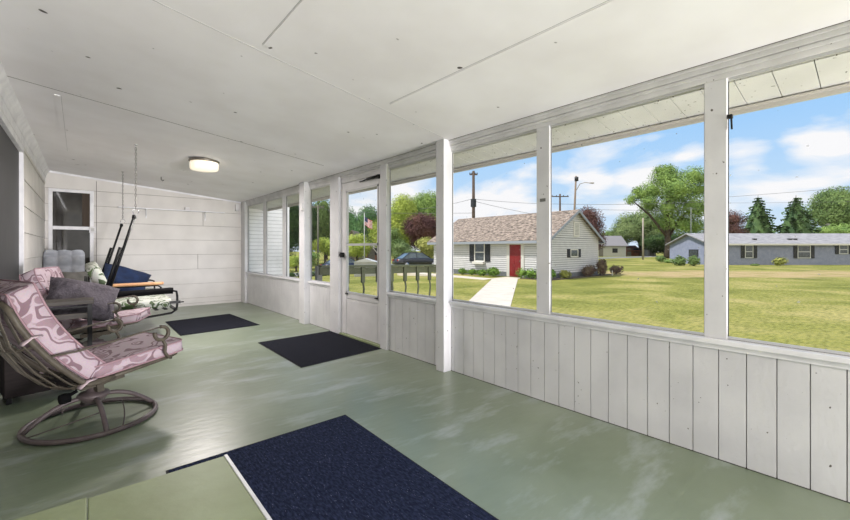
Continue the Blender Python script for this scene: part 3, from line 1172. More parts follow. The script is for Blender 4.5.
def mix(f, a, b_, bt='MIX'):
    m_ = nd(nt, 'ShaderNodeMix', data_type='RGBA', blend_type=bt)
    if isinstance(f, float):
        m_.inputs[0].default_value = f
    else:
        L.new(f, m_.inputs[0])
    L.new(a, m_.inputs[6])
    L.new(b_, m_.inputs[7])
    return m_.outputs[2]
K = .78
def lc(c):
    return tuple(v*K for v in lin(c))
base = ramp(noise(.35, 6, gm.outputs['Position'], .5), [(.30, lc((120, 128, 60))), (.52, lc((164, 162, 88))), (.72, lc((198, 184, 122)))])
mpn = nd(nt, 'ShaderNodeMapping')
mpn.inputs['Scale'].default_value = (1, 2.5, 1)
L.new(gm.outputs['Position'], mpn.inputs['Vector'])
fine = ramp(noise(5, 8, mpn.outputs[0]), [(.30, (.40, .46, .3)), (.52, (.9, .92, .85)), (.72, (1.25, 1.2, 1.05))])
col = mix(.75, base, fine, 'MULTIPLY')
# dry strip (tan earth) running along y - far side, pattern of its own
sep = nd(nt, 'ShaderNodeSeparateXYZ')
L.new(gm.outputs['Position'], sep.inputs[0])
dd = nd(nt, 'ShaderNodeVectorMath', operation='DOT_PRODUCT')
L.new(gm.outputs['Position'], dd.inputs[0])
dd.inputs[1].default_value = (S, Cc, 0)
def mr_(f, a, b_, c, d):
    q = nd(nt, 'ShaderNodeMapRange')
    q.interpolation_type = 'SMOOTHSTEP'
    for i, v in enumerate((a, b_, c, d)):
        q.inputs[i+1].default_value = v
    L.new(f, q.inputs[0])
    return q.outputs[0]
def mth(op, a, b_):
    q = nd(nt, 'ShaderNodeMath', operation=op)
    for i, v in enumerate((a, b_)):
        if isinstance(v, (int, float)):
            q.inputs[i].default_value = v
        else:
            L.new(v, q.inputs[i])
    return q.outputs[0]
wob = mth('MULTIPLY', noise(.25, 4, gm.outputs['Position']), 6.0)
dw = mth('ADD', dd.outputs['Value'], wob)
f1 = mth('MULTIPLY', mr_(dw, 26.5, 28.5, 0, 1), mr_(dw, 33.0, 36.0, 1, 0))
f1 = mth('MULTIPLY', f1, mr_(sep.outputs['X'], 25, 30, 0, 1))
f1 = mth('MULTIPLY', f1, mr_(noise(1.2, 5, gm.outputs['Position']), .35, .6, .45, 1))
dry = nd(nt, 'ShaderNodeRGB')
dry.outputs[0].default_value = (*[v*.72 for v in lin((206, 180, 134))], 1)
col = mix(f1, col, dry.outputs[0])
L.new(col, b.inputs['Base Color'])
bpn = nd(nt, 'ShaderNodeBump')
bpn.inputs['Strength'].default_value = 1.0
bpn.inputs['Distance'].default_value = .04
L.new(noise(30, 4, gm.outputs['Position']), bpn.inputs['Height'])
L.new(bpn.outputs[0], b.inputs['Normal'])
st(sheet('lawn', -30, 260, -60, 260, 120, 120, LAWN), 'sunlit mown lawn around the porch', 'lawn')

CONC = mat('concrete', (206, 196, 182), .9, (192, 182, 168), 2, bump=.2, bscale=8)
ASPH = mat('road_asphalt', (128, 128, 126), .9, (118, 118, 117), 1)
DRY = mat('dry_earth', (158, 138, 98), .95, (132, 124, 74), .8, detail=6, lo=.3, hi=.75, coord='Object', bump=.3, bscale=5)

# walk from the porch to the little house and along its front
m = MB()
m.prism([(4.2, 4.8), (9.95, 9.28), (17.6, 14.7), (18.4, 15.35), (20.2, 15.6), (20.2, 14.3), (19.35, 14.15), (9.95, 7.55), (5.4, 3.9)], G0-.05, G0+.018, axis='z')
st(m.build('sidewalk', CONC), 'pale concrete walk leading to the red door', 'path')
m = MB().prism([(17.3, 15.0), (18.4, 15.2), (19.3, 24.5), (18.2, 24.5)], G0-.25, G0+.015, axis='z')
st(m.build('sidewalk', CONC), 'pale concrete walk along the front of the small house', 'path')
st(sheet('road', -20, 240, 33.2, 38.2, 80, 3, ASPH, .03), 'grey street beyond the lawn', 'road')
# dry dirt track in front of the long grey house
def strip(pa, d0, d1):
    pts0, pts1 = [], []
    for px in pa:
        pts0.append(gp(px, d0(px)))
        pts1.append(gp(px, d1(px)))
    return pts0, pts1
# mulch bed of the small house
MULCH = mat('mulch', (92, 82, 70), .95, (66, 56, 48), 12)

# ------------------------------------------------------------------ small house with red door
def shutter_window(root, M, w, h, sw, fr, pane, shut, bars=True, sash=True):
    """window in local plane: x across, z up, -y outward"""
    f = MB()
    t = .07
    f.box(-w/2, w/2, -.05, .02, h-t, h, M=M).box(-w/2, w/2, -.06, .02, 0, t, M=M)
    f.box(-w/2, -w/2+t, -.05, .02, t, h-t, M=M).box(w/2-t, w/2, -.05, .02, t, h-t, M=M)
    if sash:
        f.box(-w/2+t, w/2-t, -.04, .01, h*.5-.03, h*.5+.03, M=M)
    wf = f.build('window', fr, root)
    MB().box(-w/2+t, w/2-t, -.02, .01, t, h-t, M=M).build('pane', pane, wf)
    if sw:
        for s in (-1, 1):
            q = MB()
            a = s*(w/2+.03+sw/2)
            q.box(a-sw/2, a+sw/2, -.05, 0, 0, h, M=M)
            for k in range(1, 9):
                q.box(a-sw/2+.03, a+sw/2-.03, -.062, -.05, h*k/9-.03, h*k/9+.02, M=M)
            q.build('shutter', shut, root)

HX0, HX1, HY0, HY1 = 20.65, 26.67, 12.9, 23.0
EZ, RZ = 1.92, 3.62
HS = mat('house_siding', (206, 205, 205), .7, (198, 197, 198), 3)
HT = mat('house_trim', (208, 205, 198), .6)
HR = mat('house_shingles', (160, 144, 130), .9, (84, 74, 66), 5, detail=3, lo=.38, hi=.62, stretch=(2.0, .8, 2.0), bump=.3, bscale=12)
BLKS = mat('black_shutter', (34, 36, 42), .6)
HPANE = pane_mat('house_glass', (58, 64, 68))
root = empty('small_house', (23.66, 18.5, G0))
tag(root, 'small white sided house with a red door and brown shingle roof', 'house')
m = MB()
z = G0+.30
zs2 = []
while z < EZ:
    zs2.append(z)
    z += .135
zs2.append(EZ)
lap_wall(m, 'y', HX0, HY0, HY1, zs2, -1, depth=.025, gap=.022)
for i in range(len(zs2)-1):
    pass
zz2 = zs2[:-1]
z = EZ
lap_wall(m, 'x', HY0, HX0, HX1, zs2, -1, depth=.025, gap=.022)
hw = (HX1-HX0)/2
xm = (HX0+HX1)/2
while z < RZ-.1:
    z2 = min(z+.135, RZ-.06)
    k0 = (RZ-z)/(RZ-EZ)
    lap_wall(m, 'x', HY0, xm-hw*k0+.02, xm+hw*k0-.02, [z, z2], -1, depth=.025, gap=.022)
    z = z2
m.prism([(HX0+.01, G0), (HX1-.01, G0), (HX1-.01, EZ-.05), (xm, RZ-.08), (HX0+.01, EZ-.05)], HY0+.01, HY1)
m.build('wall', [HS, mat('lap_shadow_paint', (112, 112, 114), .9)], root)  # dark strips painted as the shadow lines under the siding laps
m = MB().box(HX0-.02, HX1, HY0-.02, HY1, G0-.3, G0+.30)
m.build('foundation', mat('foundation', (104, 108, 112), .9), root)
MB().box(HX0-.03, HX0+.05, HY0-.03, HY0+.06, G0+.3, EZ).build('corner_board', HT, root)
MB().box(HX1-.05, HX1+.03, HY0-.03, HY0+.06, G0+.3, EZ).build('corner_board', HT, root)
# roof: two slopes with thickness
m = MB()
ov, og = .45, .28
sl = (RZ-EZ)/hw
for s in (-1, 1):
    xe = xm+s*(hw+ov)
    ze = RZ-sl*(hw+ov)
    m.add([(xm, HY0-og, RZ+.10), (xe, HY0-og, ze+.10), (xe, HY1+og, ze+.10), (xm, HY1+og, RZ+.10),
           (xm, HY0-og, RZ+.02), (xe, HY0-og, ze+.02), (xe, HY1+og, ze+.02), (xm, HY1+og, RZ+.02)],
          [(0, 3, 2, 1), (4, 5, 6, 7), (0, 1, 5, 4), (1, 2, 6, 5), (2, 3, 7, 6), (3, 0, 4, 7)])
m.build('roof', HR, root)
m = MB()
for s in (-1, 1):
    xe = xm+s*(hw+ov+.02)
    ze = RZ-sl*(hw+ov+.02)
    m.add([(xm, HY0-og-.02, RZ+.09), (xe, HY0-og-.02, ze+.09), (xe, HY0-og+.02, ze+.09), (xm, HY0-og+.02, RZ+.09),
           (xm, HY0-og-.02, RZ-.09), (xe, HY0-og-.02, ze-.09), (xe, HY0-og+.02, ze-.09), (xm, HY0-og+.02, RZ-.09)],
          [(0, 3, 2, 1), (4, 5, 6, 7), (0, 1, 5, 4), (1, 2, 6, 5), (2, 3, 7, 6), (3, 0, 4, 7)])
    m.box(min(xe, xe+s*-.04), max(xe, xe+s*-.04), HY0-og, HY1+og, ze-.10, ze+.07)
m.build('rake_board', mat('rake_trim', (140, 146, 156), .6), root)
for s in (-1, 1):
    xe = xm+s*(hw+ov)
    ze = RZ-sl*(hw+ov)
    MB().box(min(xm+s*hw, xe), max(xm+s*hw, xe), HY0-og, HY1+og, ze-.08, ze-.06).build('soffit', HT, root)
# front wall openings: rotated so local -y faces -X
def MF(y, z):
    return Matrix.Translation((HX0-.02, y, z)) @ Matrix.Rotation(R(-90), 4, 'Z')
def MG(x, z):
    return Matrix.Translation((x, HY0-.02, z))
shutter_window(root, MF(18.25, .36), .95, 1.28, .42, HT, HPANE, BLKS)
# flower box
MB().box(HX0-.28, HX0-.04, 17.75, 18.75, .18, .36).build('flower_box', HT, root, bevel=.01)
# red door
RED = mat('red_door', (128, 22, 24), .5, (112, 16, 18), 2)
M_ = MF(15.27, G0+.02)
q = MB()
q.box(-.44, .44, -.03, .02, 0, 2.03, M=M_)
for zq in (.15, .80, 1.42):
    for xq in (-.33, .05):
        q.box(xq, xq+.28, -.045, -.03, zq, zq+.48, M=M_)
d_ = q.build('door', RED, root)
MB().lathe([(.02, 0), (.035, .02), (.035, .05), (.01, .06)], 0, 0, 10, M=M_ @ Matrix.Translation((.36, -.03, .98)) @ Matrix.Rotation(R(90), 4, 'X')).build('door_knob', CHROME, d_)
q = MB().box(-.66, -.44, -.05, .02, 0, 2.20, M=M_).box(.44, .66, -.05, .02, 0, 2.20, M=M_).box(-.44, .44, -.05, .02, 2.03, 2.20, M=M_)
q.build('door_casing', mat('casing_white', (196, 194, 188), .6), root)
q = MB().box(-.16, .16, -.10, .02, 2.25, 2.29, M=M_).lathe([(.05, 2.21), (.07, 2.32), (.03, 2.36)], -.12, -.10, 8, M=M_).lathe([(.05, 2.21), (.07, 2.32), (.03, 2.36)], .12, -.10, 8, M=M_)
q.build('wall_light', BLACK, root)
shutter_window(root, MG(23.45, .70), .95, .52, .30, HT, HPANE, BLKS, sash=False)
q = MB().box(-.34, .34, -.05, .02, 0, .95, M=MG(23.75, 2.02))
vf = q.build('gable_vent', HT, root)
q = MB()
for k in range(9):
    q.box(-.22, .22, -.062, -.05, .1+.085*k, .14+.085*k, M=MG(23.75, 2.02))
q.build('louvres', mat('louvre_grey', (150, 150, 146), .6), vf)
st(MB().prism([(19.6, 12.2), (27.4, 12.2), (27.4, 12.95), (20.6, 12.95), (20.6, 14.2), (19.6, 14.2)], G0-.02, G0+.03, axis='z').build('mulch_bed', MULCH), 'dark planting bed at the foot of the small house', 'planting bed')
tag(MB().box(26.9, 26.95, 12.0, 12.05, G0, G0+.32).build('marker_stake', HT), 'short white stake in the grass by the small house', 'stake')

# ------------------------------------------------------------------ foliage
def leafmat(name, c, c2, scale=1.2):
    return mat(name, c, .75, c2, scale, detail=4, lo=.35, hi=.65, spec=.15)
LM = {
    'bright': leafmat('leaf_bright', (102, 131, 70), (148, 173, 92), .8),
    'mid': leafmat('leaf_mid', (90, 114, 65), (124, 146, 85), .5),
    'dull': leafmat('leaf_dull', (97, 117, 73), (131, 148, 95), .5),
    'dark': leafmat('leaf_dark', (45, 66, 38), (70, 93, 50), .6),
    'cool': leafmat('leaf_cool', (75, 117, 70), (112, 148, 95), .5),
    'yellow': leafmat('leaf_yellow', (143, 163, 70), (185, 197, 95), .6),
    'red': leafmat('leaf_red', (79, 54, 56), (113, 82, 75), .5),
    'fir': leafmat('leaf_fir', (54, 79, 50), (86, 109, 66), .5),
    'shrub': leafmat('leaf_shrub', (80, 112, 46), (117, 146, 63), 3),
    'purple': leafmat('leaf_purple', (88, 66, 66), (120, 108, 84), 3),
    'olive': leafmat('leaf_olive', (134, 141, 70), (170, 170, 97), 1),
}
BARK = mat('bark', (84, 72, 60), .9, (64, 54, 46), 3)


def blobs_leaves(m, blobs, leaf, dens, rnd, mi=0):
    """leaves scattered through the shells of ellipsoid blobs"""
    vs, fs = [], []
    for (c, r) in blobs:
        area = (r[0]*r[1]+r[1]*r[2]+r[0]*r[2])*4.2
        n = int(area/(leaf*leaf)*dens)
        for _ in range(n):
            while True:
                d = Vector((rnd.uniform(-1, 1), rnd.uniform(-1, 1), rnd.uniform(-1, 1)))
                if .1 < d.length < 1:
                    break
            d.normalize()
            k = rnd.uniform(.62, 1.16)
            p = Vector((c[0]+d.x*r[0]*k, c[1]+d.y*r[1]*k, c[2]+d.z*r[2]*k))
            nrm = (d+Vector((rnd.uniform(-.7, .7), rnd.uniform(-.7, .7), rnd.uniform(-.3, .9)))).normalized()
            u = nrm.cross(Vector((rnd.uniform(-1, 1), rnd.uniform(-1, 1), rnd.uniform(-1, 1)))).normalized()
            w = nrm.cross(u)
            s = leaf*rnd.uniform(.5, 1.1)
            b_ = len(vs)
            vs += [p-u*s, p+w*s*.6, p+u*s, p-w*s*.6]
            fs.append((b_, b_+1, b_+2, b_+3))
    m.add(vs, fs, mi)
    # inner masses so that the crown is not see-through
    for (c, r) in blobs:
        ico(m, c, tuple(q*.52 for q in r), rnd, mi)


def ico(m, c, r, rnd, mi=0, n=7):
    vs, fs = [], []
    for i in range(n+1):
        th = PI*i/n
        for j in range(10):
            ph = 2*PI*j/10
            k = rnd.uniform(.9, 1.08)
            vs.append((c[0]+r[0]*math.sin(th)*math.cos(ph)*k, c[1]+r[1]*math.sin(th)*math.sin(ph)*k, c[2]+r[2]*math.cos(th)*k))
    for i in range(n):
        for j in range(10):
            fs.append((i*10+j, i*10+(j+1) % 10, (i+1)*10+(j+1) % 10, (i+1)*10+j))
    m.add(vs, fs, mi)


def tree(px, d, ytop, ybot, hw, kind, label, seed, nb=16, leaf=None, lobes=None, group=None, cat='tree', dens=.8):
    """broad leaved tree; hw = half width of the crown in px at that depth"""
    rnd = random.Random(seed)
    x, y = gp(px, d)
    g = gz(x, y)
    zt, zb = zz(ytop, d), zz(ybot, d)
    zb = max(zb, g+.3)
    Rw = hw/396*d
    root = empty('tree' if cat == 'tree' else 'shrub', (x, y, g))
    tag(root, label, cat, group)
    cz, rz = (zt+zb)/2, (zt-zb)/2
    blobs = []
    for i in range(nb):
        while True:
            q = Vector((rnd.uniform(-1, 1), rnd.uniform(-1, 1), rnd.uniform(-1, 1)))
            if q.length < 1:
                break
        k = .40+.18*rnd.random()
        q *= (1-k)/max(.35, q.length)*min(1, q.length*1.6)
        kz = k*.8
        blobs.append(((x+q.x*Rw, y+q.y*Rw, cz+q.z*rz*1.05), (Rw*k, Rw*k, rz*kz)))
    if lobes:
        blobs = []
        for lpx, lpy, lr, ldy in lobes:
            lx_ = x+(lpx-px)/396*d*Cc+ldy*S
            ly_ = y-(lpx-px)/396*d*S+ldy*Cc
            rr_ = 1.08*lr/396*d
            blobs.append(((lx_, ly_, zz(lpy, d)), (rr_, rr_, rr_*.8)))
    lf = leaf or max(.10, d/396*.85)
    m = MB()
    blobs_leaves(m, blobs, lf, dens, rnd)
    m.build('crown' if cat == 'tree' else 'foliage', LM[kind], root)
    tr = MB()
    r0 = max(.03, Rw*.09)
    tr.tube([(x, y, g-.1), (x+Rw*.03, y, g+(zb-g)*.5), (x, y+Rw*.02, zb+rz*.2), (x, y, cz+rz*.3)], [r0*1.2, r0, r0*.8, r0*.4], 8)
    for i in range(5):
        bx = rnd.choice(blobs)[0]
        tr.tube([(x, y, zb), ((x+bx[0])/2, (y+bx[1])/2, (zb+bx[2])/2+.1*rz), bx], [r0*.5, r0*.35, r0*.12], 6)
    tr.build('trunk' if cat == 'tree' else 'stem', BARK, root)
    return root


def conifer(px, d, ytop, hw, label, seed):
    rnd = random.Random(seed)
    x, y = gp(px, d)
    g = gz(x, y)
    zt = zz(ytop, d)
    Hh = zt-g
    Rw = hw/396*d
    root = empty('conifer', (x, y, g))
    tag(root, label, 'tree', None)
    m = MB()
    vs, fs = [], []
    lv = 22
    for i in range(lv):
        q = i/lv
        zc_ = g+Hh*(.06+.93*q)
        rr_ = Rw*(1-q)**.7*(.85+.15*math.sin(i*1.9))+.15
        nbr = int(9+14*(1-q))
        for k in range(nbr):
            a = rnd.uniform(0, 2*PI)
            rk = rr_*rnd.uniform(.55, 1.2)
            dirv = Vector((math.cos(a), math.sin(a), 0))
            side = Vector((-dirv.y, dirv.x, 0))
            steps = 7
            for t in range(steps):
                f = (t+.6)/steps
                p = Vector((x, y, zc_))+dirv*rk*f+Vector((0, 0, -.22*rk*f*f+.04*Hh/10))
                wd = rk*.24*(1.15-f)+.14
                b_ = len(vs)
                jit = Vector((0, 0, rnd.uniform(-.35, .35)))
                vs += [p-dirv*rk*.10, p+side*wd+jit-Vector((0, 0, .16)), p+dirv*rk*.12, p-side*wd-jit-Vector((0, 0, .16))]
                fs.append((b_, b_+1, b_+2, b_+3))
    m.add(vs, fs)
    m.lathe([(Rw*.62, g+Hh*.10), (Rw*.40, g+Hh*.45), (Rw*.15, g+Hh*.8), (.02, g+Hh*.97)], x, y, 12)
    m.build('crown', LM['fir'], root)
    MB().tube([(x, y, g-.1), (x, y, g+Hh*.5), (x, y, zt)], [Rw*.1, Rw*.06, .03], 8).build('trunk', BARK, root)
    return root


# right hand side
tree(668, 75, 163, 238, 36, 'bright', 'tall bright green tree with spreading lobes left of the nearest post', 11,
     lobes=[(664, 178, 12, 0), (676, 176, 12, 2), (690, 177, 11, -1), (655, 190, 12, 1), (668, 190, 14, -3), (684, 192, 14, 2), (698, 190, 10, 0),
            (641, 194, 8, 0), (634, 199, 6, 1), (645, 202, 7, -1), (655, 205, 9, 2), (668, 208, 13, 0), (685, 208, 13, -2), (698, 208, 10, 0),
            (670, 222, 12, 1), (684, 224, 14, 0), (697, 226, 10, 1), (660, 170, 6, 0), (672, 168, 6, 1), (704, 178, 6, 1), (637, 191, 5, 0)])
tree(641, 100, 207, 252, 27, 'dull', 'wide dull green tree behind the pale utility pole', 12, nb=18)
tree(614, 105, 226, 250, 15, 'mid', 'low green tree above the white garage', 13, nb=10)
tree(666, 95, 230, 256, 26, 'dark', 'dark green low tree behind the hedge shrubs', 14, nb=12)
tree(587, 62, 205, 256, 21, 'red', 'dark red leaved tree rising behind the small house', 15, nb=16)
tree(727, 78, 206, 252, 21, 'red', 'dark red leaved tree behind the long grey house', 16, nb=16)
conifer(758, 96, 195, 27, 'dark conifer behind the long grey house, left of two', 17)
conifer(796, 74, 195, 30, 'dark conifer behind the long grey house, right of two', 18)
tree(842, 94, 184, 240, 30, 'mid', 'large green tree behind the long house at the right edge', 19, nb=20)
tree(832, 76, 221, 246, 22, 'bright', 'low bright green tree just above the long house roof', 20, nb=12)
tree(537, 66, 209, 246, 15, 'mid', 'green tree top showing above the small house roof', 21, nb=10)
# left hand side
tree(400, 70, 190, 262, 22, 'yellow', 'yellow green tree left of the dark red tree, beyond the parked car', 30, nb=18)
tree(428, 76, 188, 250, 24, 'bright', 'tall yellow green tree behind the dark red tree', 31, nb=18)
tree(422, 60, 206, 252, 20, 'red', 'dark red leaved tree above the parked car', 32, nb=16)
tree(395, 58, 225, 268, 14, 'mid', 'mid green tree beside the door post', 33, nb=10)
tree(428, 50, 236, 264, 16, 'olive', 'olive bush behind the parked dark car', 34, nb=8, cat='shrub')
tree(404, 48, 240, 266, 15, 'dull', 'dull green bush left of the parked dark car', 35, nb=8, cat='shrub')
tree(366, 80, 197, 262, 17, 'cool', 'cool green tree behind the flag', 36, nb=16)
tree(346, 85, 203, 262, 14, 'cool', 'cool green tree at the left of the door glass', 37, nb=14)
tree(380, 62, 207, 262, 12, 'yellow', 'yellow green tree at the right of the door glass', 38, nb=12)
tree(357, 56, 232, 268, 16, 'yellow', 'yellow green bushy tree low behind the flag pole', 39, nb=12)
tree(326, 66, 190, 262, 17, 'mid', 'mid green tree seen in the opening left of the door', 40, nb=16)
tree(306, 60, 196, 266, 15, 'dark', 'dark green tree beyond the farther projecting post', 41, nb=14)
tree(325, 50, 236, 272, 15, 'yellow', 'yellow green thicket beside the left utility pole', 42, nb=12, cat='shrub')
tree(288, 48, 188, 262, 16, 'dark', 'very dark tree seen past the white wing', 43, nb=18)
tree(296, 42, 255, 274, 12, 'yellow', 'pale green thicket below the very dark tree', 44, nb=8, cat='shrub')
tree(310, 44, 250, 275, 12, 'bright', 'bright green thicket left of the utility pole', 45, nb=8, cat='shrub')
# low hedge by the street
x0_, y0_ = gp(283, 39)
rnd = random.Random(5)
m = MB()
blobs_leaves(m, [((9.5+.9*i, 32.4, gz(9.5+.9*i, 32.4)+.2), (.6, .35, .35)) for i in range(14)], .12, .5, rnd)
tag(m.build('hedge', LM['dark']), 'low dark hedge running beside the street', 'hedge')

# shrubs of the small house (positions in metres)
def bush(x, y, rx, ry, h, kind, label, seed, leaf=.07, box=False):
    rnd = random.Random(seed)
    g = G0
    root = empty('shrub', (x, y, g))
    tag(root, label, 'shrub', None)
    m = MB()
    if box:
        nb = []
        nx = max(2, int(ry/.28))
        for i in range(nx):
            nb.append(((x, y-ry+ry*2*(i+.5)/nx, g+h*.5), (rx, ry/nx*1.35, h*.52)))
    else:
        nb = [((x+rnd.uniform(-.35, .35)*rx, y+rnd.uniform(-.4, .4)*ry, g+h*rnd.uniform(.4, .62)), (rx*.68, ry*.62, h*.42)) for _ in range(6)]
    blobs_leaves(m, nb, leaf, .6, rnd)
    m.build('foliage', LM[kind], root)
    MB().tube([(x, y, g-.05), (x, y, g+h*.4)], .03, 6).build('stem', BARK, root)
bush(20.0, 19.35, .3, .45, .42, 'shrub', 'small round shrub left of the shuttered front window box', 50)
bush(20.0, 18.4, .3, .42, .40, 'shrub', 'small round shrub under the flower box, left one', 51)
bush(20.0, 17.6, .3, .42, .42, 'shrub', 'small round shrub under the flower box, right one', 52)
bush(20.0, 16.55, .38, .62, .58, 'shrub', 'dense round shrub left of the red door', 53)
bush(20.1, 13.75, .40, .95, .62, 'shrub', 'clipped box hedge right of the red door', 54, box=True)
bush(20.3, 12.55, .35, .40, .62, 'shrub', 'leafy shrub at the corner of the small house', 55)
bush(21.7, 12.45, .45, .35, .50, 'olive', 'low grey green shrub under the gable wall', 56)
bush(24.6, 12.4, .70, .40, .72, 'purple', 'purple leaved bush under the gable end', 57)
bush(25.8, 12.3, .55, .38, 1.15, 'purple', 'taller purple bush at the far gable corner', 58)
bush(28.0, 12.2, .55, .4, .62, 'purple', 'low purple plant spreading right of the small house', 59)

# ------------------------------------------------------------------ long grey house
D = 44
RT = Vector((Cc, -S, 0))
FW = Vector((S, Cc, 0))
c0 = Vector((*gp(711, D), 0))
ang = math.atan2(RT.y, RT.x)
ML = Matrix.Translation((c0.x, c0.y, 0)) @ Matrix.Rotation(ang, 4, 'Z')     # local x along the long wall, y away from us
g1 = -.62
root = empty('long_house', (c0.x, c0.y, g1))
tag(root, 'long low grey sided house with black shutters across the lawn', 'house')
LS = mat('grey_siding', (144, 149, 170), .75, (132, 138, 160), 3)
LS2 = mat('grey_roof', (156, 154, 156), .85, (132, 130, 133), 2, stretch=(1, 1, 3))
Ln, Dp, eh, rh = 30, 7.4, 1.80, 2.98
m = MB()
z = g1
k = 0
m.prism([(0, g1-.2), (Dp, g1-.2), (Dp, eh), (Dp/2, rh-.1), (0, eh)], 0, Ln, M=ML, axis='x')
while z < eh:
    z2 = min(z+.2, eh)
    m.add([(0, -.03, z+.01), (Ln, -.03, z+.01), (Ln, -.008, z2), (0, -.008, z2), (0, 0, z+.01), (Ln, 0, z+.01), (Ln, 0, z2), (0, 0, z2)],
          [(0, 1, 2, 3), (0, 4, 5, 1), (1, 5, 6, 2), (2, 6, 7, 3), (3, 7, 4, 0)], 0, False, ML)
    m.add([(-.03, 0, z+.01), (-.03, Dp, z+.01), (-.008, Dp, z2), (-.008, 0, z2), (0, 0, z+.01), (0, Dp, z+.01), (0, Dp, z2), (0, 0, z2)],
          [(0, 1, 2, 3), (0, 4, 5, 1), (1, 5, 6, 2), (2, 6, 7, 3), (3, 7, 4, 0)], 0, False, ML)
    z = z2
m.build('wall', LS, root)
m = MB()
sl2 = (rh-eh)/(Dp/2)
for s, (ya, yb_) in ((1, (-.35, Dp/2)), (-1, (Dp+.35, Dp/2))):
    za = eh-.35*sl2
    m.add([(-.4, ya, za+.12), (Ln+.4, ya, za+.12), (Ln+.4, yb_, rh+.12), (-.4, yb_, rh+.12), (-.4, ya, za), (Ln+.4, ya, za), (Ln+.4, yb_, rh), (-.4, yb_, rh)],
          [(0, 1, 2, 3), (7, 6, 5, 4), (0, 4, 5, 1), (1, 5, 6, 2), (2, 6, 7, 3), (3, 7, 4, 0)], 0, False, ML)
m.build('roof', LS2, root)
m = MB().box(-.4, Ln+.4, -.39, -.35, eh-.35*sl2-.06, eh-.35*sl2+.12, M=ML)
m.build('eave_board', HT, root)
WW = mat('white_vinyl', (205, 206, 206), .5)
for px_, w_, h_, z0_ in ((748.6, 1.02, 1.42, .22), (803.5, 1.55, 1.42, .2), (843, 1.10, 1.0, .66), (905, 1.55, 1.42, .2)):
    xl = (px_-711)/396*D
    shutter_window(root, ML @ Matrix.Translation((xl, -.04, z0_)), w_-.1, h_, .40, WW, HPANE, BLKS)
Ms = ML @ Matrix.Rotation(R(-90), 4, 'Z')
shutter_window(root, Ms @ Matrix.Translation((-2.8, -.04, .35)), 1.6, .8, .0, BLKS, HPANE, BLKS)
for xl in (1.2, 5.6, 9.6, 10.2, 17, 22):
    MB().box(xl, xl+.35, 1.0, 1.3, eh+.3, eh+.62, M=ML).build('roof_vent', BLKS, root)
# antenna mast of the long house
ax, ay = gp(691, 55)
m = MB().tube([(ax, ay, g1), (ax, ay, 7.0)], .035, 6)
for k in range(5):
    m.tube([(ax-.9+.12*k, ay+.3, 6.9-.25*k*0), (ax+.9-.12*k, ay-.4, 6.9)], .015, 5) if k < 1 else m.tube([(ax-.5, ay-.45*k+.9, 6.85), (ax+.5, ay-.45*k+.8, 6.85)], .012, 5)
tag(m.build('antenna_mast', mat('galvanised', (140, 142, 146), .5)), 'thin television antenna mast beside the long grey house', 'antenna')

# shrubs by the long house
def bush2(px, d, hwpx, ytop, kind, label, seed):
    x, y = gp(px, d)
    rnd = random.Random(seed)
    g = gz(x, y)
    r = hwpx/396*d
    h = zz(ytop, d)-g
    root = empty('shrub', (x, y, g))
    tag(root, label, 'shrub', None)
    m = MB()
    blobs_leaves(m, [((x+rnd.uniform(-.35, .35)*r, y+rnd.uniform(-.35, .35)*r, g+h*rnd.uniform(.38, .62)), (r*.66, r*.66, h*.42)) for _ in range(6)], .13, .6, rnd)
    m.build('foliage', LM[kind], root)
    MB().tube([(x, y, g-.05), (x, y, g+h*.4)], .04, 6).build('stem', BARK, root)
bush2(679.5, 42, 6.5, 255.5, 'mid', 'rounded shrub before the gable of the long house, left of the close pair', 60)
bush2(693.5, 41, 7, 255.5, 'mid', 'rounded shrub before the gable of the long house, right of the close pair', 61)
bush2(669.5, 50, 6, 259, 'bright', 'low bright green shrub left of the rounded pair', 62)
bush2(661, 52, 5, 255.5, 'mid', 'upright shrub farthest left by the long house gable', 63)
bush2(780, 42, 6, 257.5, 'olive', 'olive shrub at the foot of the long house wall', 64)
bush2(755.5, 42, 5, 264, 'mid', 'tiny green shrub near the left shuttered window', 65)

